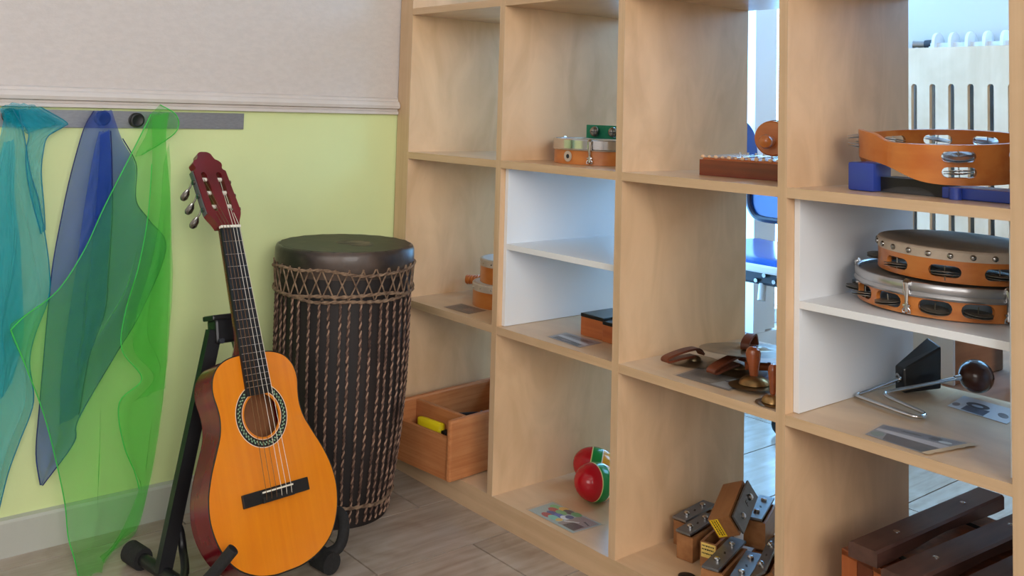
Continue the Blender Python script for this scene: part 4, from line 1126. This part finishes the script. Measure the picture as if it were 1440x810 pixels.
tmb = thing('wooden_tambourine', 'headless orange wooden tambourine with slots, grip and double jingles on blue block', 'tambourine', (126.4, 18.6, 78.2), (radians(5.0), radians(1.0), 0))
R = 12.4
def zf(a):
    d = math.degrees(a) % 360
    # the hand grip: the frame steps up at the left end and narrows beside it
    e = lambda c, w: 1/(1+math.exp(-(d-c)/w))
    lt = e(196, 5)*(1-e(250, 3.2)); lb = e(196, 5)*(1-e(268, 8))
    return (2.8*lb, 5.9+1.2*lt)
fr_slots = []
for a in (305, 350, 32, 83, 120, 156): fr_slots += [(a, 1.9, 2.35, 0.78), (a, 4.2, 2.35, 0.78)]
fr_slots += [(184, 4.4, 1.7, 0.6), (208, 4.2, 1.2, 0.45), (208, 5.9, 1.2, 0.45)]
hoop(R, 5.9, fr_slots, 0.75, zf).build('frame', 'orange_wood', tmb, smooth=35)
for (a, z, hw, hh) in fr_slots:
    an = radians(a); tl = 0.0
    jingle(tmb, 'bright_steel' if z < 3 else 'dull_steel', ((R-0.35)*cos(an), (R-0.35)*sin(an), z), (random.uniform(-.18, .18), random.uniform(-.18, .18), random.uniform(0, 6)), 2.05)

# ================================================================== COLUMN 4: STACKED TAMBOURINES
lt_ = thing('clamp_tambourine', 'tambourine with a metal hoop and clamps, underneath on the white shelf', 'tambourine', (126.3, 19.8, 58.0), (radians(0.5), radians(0.9), 0), 'stacked round tambourines')
R = 13.2
sl = [(a, 1.55, 2.3, 1.0) for a in (-128, -103, -72, -47, -18, 12, 40, 68, 98, 128, 158, 188, 209)]
hoop(R, 3.4, sl, 0.7).build('frame', 'orange_wood', lt_)
MB().lathe([(R+0.02, 2.7), (R+0.4, 2.75), (R+0.55, 3.05), (R+0.4, 3.4), (R+0.3, 3.55), (R+0.42, 3.8), (R+0.42, 4.6), (R+0.25, 4.85), (R-0.05, 4.9), (R-0.2, 4.7), (R-0.2, 3.0)], 88).build('metal_hoop', 'dull_steel', lt_)
MB().lathe([(R-0.22, 4.3), (0, 4.3)], 56).build('skin_head', 'skin', lt_, smooth=0)
for a, z, hw, hh in sl: jingle(lt_, 'dark_steel', ((R-0.2)*cos(radians(a)), (R-0.2)*sin(radians(a)), z-0.4), (random.uniform(-.12, .12), random.uniform(-.12, .12), random.uniform(0, 6)), 1.95)
for a in (-88, -168, -30, 32, 90, 148): clamp(lt_, a, R, 0.25, 4.6, 'chrome')
ut = thing('studded_tambourine', 'tambourine with a studded skin head, on top of the clamped one', 'tambourine', (127.4, 20.4, 63.1), (radians(0.8), radians(1.2), 0), 'stacked round tambourines')
R = 11.4
sl = [(a, 1.6, 2.25, 0.85) for a in (-157, -112, -73, -35, 5, 45, 85, 125, 165)]
hoop(R, 4.4, sl, 0.7).build('frame', 'orange_wood', ut)
MB().lathe([(R+0.02, 3.25), (R+0.12, 3.25), (R+0.15, 4.5), (R-0.05, 4.75), (R-0.5, 4.85)], 80).build('skin_band', 'skin_band', ut)
MB().lathe([(R-0.49, 4.85), (0, 4.8)], 64).build('skin_head', 'skin', ut, smooth=0)
for a, z, hw, hh in sl: jingle(ut, 'dark_steel', ((R-0.2)*cos(radians(a)), (R-0.2)*sin(radians(a)), z-0.3), (random.uniform(-.16, .16), random.uniform(-.16, .16), random.uniform(0, 6)), 1.9)
tk = None
for i in range(24):
    a = 2*pi*i/24+0.1
    o = MB().lathe([(0, -0.02), (0.44, -0.02), (0.4, 0.18), (0.22, 0.32), (0, 0.36)], 14).build('stud', 'bright_steel', ut) if tk is None else share(tk, 'stud', ut)
    if tk is None: tk = o
    o.location = V((R+0.14)*cos(a), (R+0.14)*sin(a), 3.95)*K; o.rotation_euler = (0, pi/2, a)

# ================================================================== COLUMN 4: VIBRASLAP, CARD, BAG
vb = thing('vibraslap', 'vibraslap with a black wedge, bent steel rod and dark wooden ball', 'vibraslap', (114.5, 28.5, 40.2))
vo = V(114.5, 28.5, 40.2)
wv = [(113.0, 28.6, 40.3), (115.4, 27.3, 40.3), (119.2, 32.4, 41.2), (115.6, 35.2, 41.2), (112.8, 28.9, 44.2), (115.2, 27.4, 44.3), (119.3, 32.3, 48.3), (115.4, 35.2, 48.8)]
wm = MB().add([Vector(p)-vo for p in wv], [(0, 3, 2, 1), (4, 5, 6, 7), (0, 1, 5, 4), (1, 2, 6, 5), (2, 3, 7, 6), (3, 0, 4, 7)])
bmw = wm.build('wedge_body', 'black_lacquer', vb, smooth=0)
md_ = bmw.modifiers.new('edge', 'BEVEL'); md_.width = 0.3*K; md_.segments = 2
fe = MB().lathe([(0.0, 0), (0.75, 0), (0.75, 0.3), (0.4, 0.35), (0.4, 0.1), (0, 0.1)], 18, 0, T(*(V(114.2, 27.8, 42.6)-vo)) @ Rz(-30) @ Rx(90)).build('ferrule', 'chrome', bmw)
rod = [(114.6, 28.4, 42.7), (113.6, 25.6, 42.0), (112.1, 19.6, 40.85), (111.95, 18.4, 40.75), (112.5, 17.6, 40.7), (114.5, 17.0, 40.7), (121.5, 15.3, 40.7), (123.3, 15.25, 40.7), (124.0, 16.4, 40.7), (123.3, 18.0, 40.75), (119.5, 19.3, 40.9), (116.2, 20.3, 41.1), (115.3, 21.2, 41.3), (115.6, 22.6, 41.5), (119.6, 30.2, 42.8), (122.6, 35.2, 43.8)]
MB().tube(spline([Vector(p)-vo for p in rod], 5), 0.31, 12).build('bent_rod', 'chrome', vb)
MB().ball(V(123.3, 36.0, 43.75)-vo, 2.75, 32).build('ball', 'ball_wood', vb, smooth=60)
MB().tube([V(122.4, 34.8, 43.7)-vo, V(121.2, 32.9, 43.4)-vo], [0.55, 0.4], 12).build('collar', 'chrome', vb)
card('photo_card', 'grey photo card taped down in front of the vibraslap', (((122.6, 2.0), (121.8, 8.6), (133.4, 11.2), (131.4, 1.4)), 40.2),
     [([(0.02, 0.5), (0.98, 0.42), (0.98, 0.62), (0.02, 0.66)], L3(186, 180, 184)), ([(0.3, 0.03), (0.97, 0.03), (0.97, 0.40), (0.2, 0.46)], L3(74, 60, 58)), ([(0.75, 0.03), (0.97, 0.03), (0.97, 0.25), (0.8, 0.3)], L3(46, 36, 36)), ([(0.05, 0.72), (0.95, 0.66), (0.95, 0.95), (0.05, 0.95)], L3(112, 108, 118)), (ell(0.7, 0.82, 0.08, 0.1), L3(70, 68, 78)), (ell(0.12, 0.26, 0.1, 0.16), L3(110, 124, 112)), (ell(0.4, 0.82, 0.14, 0.05, -0.1), L3(60, 58, 66)), (ell(0.85, 0.75, 0.08, 0.06), L3(190, 200, 206))], L3(134, 130, 132))
tp = thing('tape_strip', 'torn masking tape along the right end of the front photo card', 'tape', (133.2, 6.0, 40.2))
rows = []
for i in range(14):
    f = i/13; x = 131.8+2.2*f; y = 1.3+10.2*f
    rows.append([V(x-133.2-0.5, y-6, 0.115), V(x-133.2+0.55+0.16*sin(i*2.3), y-6-0.1, 0.12+0.05*abs(sin(i*1.3)))])
MB().grid(rows).build('strip', 'tape', tp, smooth=0, fix=False)
pb = thing('plastic_bag', 'clear plastic bag holding a dark photo behind the steel rod', 'bag', (128.5, 29.0, 40.2), (0, 0, radians(-2)))
def quad(u, v):
    a, b, c, d = V(121.6, 26.0, 0), V(119.6, 36.6, 0), V(132.0, 36.0, 0), V(133.4, 24.6, 0)
    p = a.lerp(d, u).lerp(b.lerp(c, u), v); return V(p.x-128.5, p.y-29, 0)
rows = [[quad(j/15, i/11)+V(0, 0, 0.18+0.25*abs(noise.noise(V(j*0.35, i*0.4, 5)))+0.2*sin(pi*i/11)*sin(pi*j/15)) for j in range(16)] for i in range(12)]
MB().grid(rows).build('film', 'film', pb, smooth=60, fix=False)
pm = MB()
def bslab(poly, z, c):
    q = [quad(*a) for a in poly]; n = len(q)
    pm.add([p+V(0, 0, 0.02) for p in q]+[p+V(0, 0, z) for p in q], [tuple(range(n))[::-1], tuple(range(n, 2*n))]+[(i, (i+1) % n, n+(i+1) % n, n+i) for i in range(n)], 0, None, c)
bslab([(0.12, 0.08), (0.95, 0.08), (0.95, 0.85), (0.12, 0.85)], 0.05, L3(196, 200, 206))
bslab([(0.30, 0.12), (0.62, 0.10), (0.62, 0.42), (0.30, 0.40)], 0.06, L3(60, 60, 76))
bslab(ell(0.42, 0.52, 0.16, 0.14), 0.065, L3(40, 40, 50)); bslab(ell(0.42, 0.5, 0.08, 0.06), 0.07, L3(170, 176, 186))
bslab(ell(0.8, 0.4, 0.07, 0.12, 0.4), 0.065, L3(56, 56, 70)); bslab(ell(0.18, 0.3, 0.05, 0.1), 0.065, L3(110, 108, 116))
pm.build('photo', 'print', pb, smooth=0)

# ================================================================== COLUMN 4: BASS XYLOPHONE
xy = thing('bass_xylophone', 'bass xylophone with two dark wooden bars over a striped wooden resonator box', 'xylophone', (129, 22, 5.1))
xo = V(129, 22, 5.1)
xa, xb_, xc, xd = (114.8, 9.0), (141.5, 3.6), (142.6, 38.6), (118.5, 41.5)
ztop = 19.4-5.1
wi = 1.3
def off(p): return V(p[0]-129, p[1]-22, 0)
def wallp(mb, p, q, t, z0, z1, inward, mi=0):
    p, q = off(p), off(q); d = (q-p).normalized(); nn = V(-d.y, d.x, 0)*t*inward
    mb.add([p+V(0, 0, z0), q+V(0, 0, z0), q+nn+V(0, 0, z0), p+nn+V(0, 0, z0), p+V(0, 0, z1), q+V(0, 0, z1), q+nn+V(0, 0, z1), p+nn+V(0, 0, z1)],
           [(0, 3, 2, 1), (4, 5, 6, 7), (0, 1, 5, 4), (1, 2, 6, 5), (2, 3, 7, 6), (3, 0, 4, 7)], mi)
    return mb
M['stave_light'] = wood('light_red_stave', (176, 100, 56), (158, 84, 44), 60, 0.4, 2, 0.3)
M['stave_dark'] = wood('dark_red_stave', (112, 54, 32), (92, 42, 26), 60, 0.4, 2, 0.3)
for i in range(9):
    f0, f1 = i/9, (i+1)/9-0.004
    p = (xa[0]+(xb_[0]-xa[0])*f0, xa[1]+(xb_[1]-xa[1])*f0); q = (xa[0]+(xb_[0]-xa[0])*f1, xa[1]+(xb_[1]-xa[1])*f1)
    wallp(MB(), p, q, wi, 0, ztop-0.2, 1).build('front_stave', 'stave_light' if i % 2 == 0 else 'stave_dark', xy, smooth=0)
wallp(wallp(wallp(MB(), xb_, xc, wi, 0, ztop-0.2, 1), xc, xd, wi, 0, ztop-0.2, 1), xd, xa, wi, 0, ztop-0.2, 1).build('resonator_box', 'redwood', xy, smooth=0)
# top deck with sound openings, between the bars' rails
def dk_(u, v): p = off(xa).lerp(off(xb_), u).lerp(off(xd).lerp(off(xc), u), v); return p
deck = MB()
holes = [[(0.30, 0.30), (0.44, 0.30), (0.44, 0.44), (0.30, 0.44)], [(0.62, 0.26), (0.78, 0.26), (0.78, 0.40), (0.62, 0.40)]]
plate(deck, [(0, 0), (1, 0), (1, 1), (0, 1)], holes, 0, lambda u, v, w: dk_(u, v)+V(0, 0, ztop+w*1.0), 0.9)
deck.build('top_deck', 'redwood', xy, smooth=0)
MB().box((-14, -15, 0.3), (13, 16, 0.5)).build('inside_bottom', 'ebony', xy, smooth=0)
def xbar(p, q, w, label=None):
    p, q = Vector(p)-xo, Vector(q)-xo; d = (q-p); ln = d.length; d.normalize()
    side = d.cross(V(0, 0, 1)).normalized(); upv = side.cross(d)
    Mx = Matrix((side, d, upv)).transposed().to_4x4(); Mx.translation = p
    prof2 = [(0, 0), (ln*0.1, 0), (ln*0.28, 0.35), (ln*0.5, 0.75), (ln*0.72, 0.35), (ln*0.9, 0), (ln, 0)]
    sp = spline([V(0, a, b) for a, b in prof2], 4); vs = []
    for s in sp: vs += [V(-w/2, s.y, s.z), V(w/2, s.y, s.z), V(w/2, s.y, 2.0), V(w/2-0.35, s.y, 2.3), V(-w/2+0.35, s.y, 2.3), V(-w/2, s.y, 2.0)]
    n = len(sp)
    fs = [(i*6+j, i*6+(j+1) % 6, (i+1)*6+(j+1) % 6, (i+1)*6+j) for i in range(n-1) for j in range(6)]+[tuple(range(6)), tuple((n-1)*6+j for j in range(6))]
    b = MB().add(vs, fs, 0, Mx).build('tone_bar', 'padauk', xy, smooth=0)
    for f in (0.24, 0.76):
        MB().lathe([(0, 2.28), (0.5, 2.28), (0.5, 2.36), (0.34, 2.38), (0.3, 2.33), (0, 2.33)], 18, 0, Mx @ T(0, ln*f, 0)).build('screw', 'chrome', b)
        MB().lathe([(0.55, -0.95), (0.7, -0.5), (0.5, 0.05), (0, 0.06)], 14, 0, Mx @ T(0, ln*f, 0)).build('cord_post', 'ivory' if f < 0.5 else 'redwood', xy)
xbar((120.6, 4.9, 20.5), (122.0, 44.0, 20.5), 4.7)
xbar((128.2, 0.6, 20.5), (131.0, 42.0, 20.5), 4.9)
xbar((135.8, -0.4, 20.5), (138.6, 40.0, 20.5), 4.9)
for (u0, u1, v) in ((0.04, 0.97, 0.16), (0.05, 0.96, 0.80)):
    a, b = dk_(u0, v)+V(0, 0, ztop+0.4), dk_(u1, v)+V(0, 0, ztop+0.4)
    MB().tube([a, b], 0.3, 8).build('support_cord', 'black', xy)

# ================================================================== BACK HALF OF THE ROOM
rc = thing('radiator_cover', 'pale plywood radiator cover with upright slots behind the shelf', 'radiator cover', (70, 185, 0))
sl = [stadium(x, 73.5, 0.98, 25.3, 8) for x in [36.6-6.22*3+6.22*i-70 for i in range(17)]]
plate(MB(), [(-60, 4), (60, 4), (60, 111.0), (-60, 111.0)], sl, 0, lambda u, v, w: V(u, w*-1.0, v), 1.8).build('slotted_panel', 'pale_ply', rc, smooth=0)
MB().box((-60, 1.8, 0), (-58.2, 13.9, 111)).build('end_panel', 'pale_ply', rc, smooth=0)
MB().box((58.2, 1.8, 0), (60, 13.9, 111)).build('end_panel', 'pale_ply', rc, smooth=0)
MB().box((-60, 0.2, 0), (60, 1.6, 4)).build('plinth', 'pale_ply', rc, smooth=0)
ra = thing('radiator', 'white ribbed radiator showing above the plywood cover', 'radiator', (80, 193.5, 0))
fin = None
for i in range(15):
    o = None
    if fin is None:
        pts = stadium(0, 65, 3.0, 51.6, 6)
        mb = MB(); plate(mb, [(a, b) for a, b in stadium(0, 65, 3.6, 51.6, 8)], [], 0, lambda u, v, w: V(w, u, v), 1.0)
        mb.box((-2.9, -1.6, 108), (2.9, 1.6, 113)).box((-2.9, -1.6, 16), (2.9, 1.6, 22))
        fin = mb.build('fin', 'white_gloss', ra, smooth=40); o = fin
    else: o = share(fin, 'fin', ra)
    o.location = V(41.1-80+5.55*i, 0, 0)*K
va = MB().tube([V(-47.5, -1, 112.6), V(-43, 0, 112.6)], [1.5, 1.2], 14); va.tube([V(-43, 0, 112.4), V(-40, 0, 111.6)], 1.0, 10)
va.tube([V(-46, -1, 112), V(-46, -1, 0.5)], 0.8, 10)
va.build('valve', 'dull_steel', ra)
kv = MB().tube([V(-43.5, -0.4, 112.6), V(-41.4, -0.2, 112.7)], [1.6, 1.6], 12).build('valve_cap', 'dark_grey', ra)

ch = thing('blue_chair', 'blue plastic chair with a grey tilt mechanism behind the shelf', 'chair', (32, 116, 0))
co = V(32, 116, 0)
bk = [(9.2-32, 68), (10.0-32, 63), (10.6-32, 58.5), (12.4-32, 55.6), (15-32, 54.4), (22-32, 54.2), (38-32, 54.4), (42.5-32, 55.8), (44.4-32, 59), (45-32, 63), (45.4-32, 68), (43-32, 71.5), (36-32, 73), (20-32, 73), (12-32, 71.5)]
bk = [(a+2.0, b) for a, b in bk]
def bmap(u, v, w): return V(u, 11.5+(v-54)*0.16-0.010*(u+5)**2*0.35+w*-1, v)
plate(MB(), [(p.x, p.y) for p in spline([V(a, b, 0) for a, b in bk], 3, True)], [], 4, bmap, 1.6).build('backrest', 'blue_deep', ch, smooth=40)
rimp = [bmap(p.x, p.y, 0.6) for p in spline([V(a, b, 0) for a, b in bk], 3, True)]
MB().tube(rimp, 0.95, 8, closed=True).build('backrest_rim', 'navy', ch)
se = [(-20, -20), (20, -20), (22, -15), (21, 14), (16, 18), (-16, 18), (-21, 14), (-22, -15)]
plate(MB(), [(p.x, p.y) for p in spline([V(a, b, 0) for a, b in se], 4, True)], [], 5, lambda u, v, w: V(u, v, 46.4+w+0.0035*(u*u)*0.5-(0.02*(v+14)**2 if v < -14 else 0)), 1.6).build('seat', 'blue_deep', ch, smooth=40)
MB().box((-19, -21.2, 43.4), (19, -15.5, 45.6), bev=0.6).box((-19, -16, 43.0), (19, 12, 44.5), bev=0.4).build('seat_shell', 'white_gloss', ch, smooth=0)
mc = MB().box((-16, -14, 38.8), (16, 4, 43.0), bev=0.8).build('tilt_mechanism', 'dark_grey', ch, smooth=0)
for x, z in ((4.2, 41.8), (7.4, 40.4), (1.5, 40.0), (9, 42)): MB().tube([V(x, -14.2, z), V(x, -15.0, z)], 0.6, 10).build('bolt', 'chrome', mc)
MB().tube([V(2.6, -13, 39), V(3.2, -14.5, 34.6)], 1.1, 14).build('height_lever', 'white_gloss', ch)
MB().tube([V(18, 6, 40), V(18, 6, 6)], 2.4, 16).build('gas_column', 'dull_steel', ch)
for s in (-1, 1): MB().tube([V(s*7, 9, 41), V(s*7, 14.5, 45), V(s*7, 14.2, 60)], 1.2, 10).build('back_support', 'dark_grey', ch)
for i in range(5):
    a = 2*pi*i/5+0.62
    lg = MB().tube([V(18, 6, 7.5), V(18+12*cos(a), 6+12*sin(a), 6.6), V(18+23*cos(a), 6+23*sin(a), 5.4)], [2.2, 1.7, 1.3], 10).build('base_arm', 'dark_grey', ch)
    MB().lathe([(0, -1.1), (2.3, -1.1), (2.5, -0.8), (2.5, 0.8), (2.3, 1.1), (0, 1.1)], 18, 0, T(18+23*cos(a), 6+23*sin(a), 2.5) @ Rx(90)).build('caster', 'black', lg)

bg_ = thing('blue_bag', 'blue bag hanging against the white wall behind the chair', 'bag', (3.5, 131, 62))
plate(MB(), [(p.x, p.y) for p in spline([V(a, b, 0) for a, b in ((-9, 0), (8, 0), (10, 3), (10, 16), (7.5, 20.5), (3, 22.8), (-2, 23.6), (-8, 22.5), (-10.5, 16), (-10.5, 3))], 4, True)], [], 3, lambda u, v, w: V(2.2+w-0.02*u*u*0.3+0.6*sin(v*0.2), u, v), 4.5).build('pouch', 'blue_deep', bg_, smooth=50)
MB().tube(spline([V(0, -5, 22), V(-1.5, -2.5, 29), V(-3, 0, 31.5), V(-1.5, 2.5, 29), V(0, 4, 22)], 5), 0.7, 8).build('strap', 'navy', bg_)
MB().tube([V(-4.0, 0, 31), V(-1.6, 0, 31.2), V(-1.4, 0, 32.4)], 0.5, 8).build('hook', 'white_gloss', bg_)

bn = thing('low_bench', 'low brown wooden bench behind the right end of the shelf', 'bench', (120, 70, -0.02))
MB().box((-22, -22, 33.5), (34, 26, 36), bev=0.3).build('bench_top', 'brown_ply', bn, smooth=0)
for x, y in ((8, -18), (30, -18), (8, 22), (30, 22)): MB().box((x-2, y-2, 0), (x+2, y+2, 33.5), bev=0.2).build('leg', 'brown_ply', bn, smooth=0)
cj = thing('box_drum', 'brown plywood box drum with a pale front standing on the low bench', 'box drum', (98, 66, 36), (0, 0, radians(0)))
MB().box((-13.6, -9.6, 0), (12.2, 11.5, 25), bev=0.3).build('body', 'brown_ply', cj, smooth=0)
MB().box((-13.8, -10.4, 0.0), (12.3, -9.6, 25), bev=0.1).build('front_panel', 'white_wall', cj, smooth=0)
db = thing('dark_box', 'dark brown box on the low bench beside the box drum', 'box', (123, 74, 36))
MB().box((-7, -5, 0), (18, 12, 22), bev=0.3).build('body', 'ebony', db, smooth=0)
MB().box((-7.3, -5.3, 22), (18.3, 12.3, 24), bev=0.2).build('lid', 'ebony', db, smooth=0)
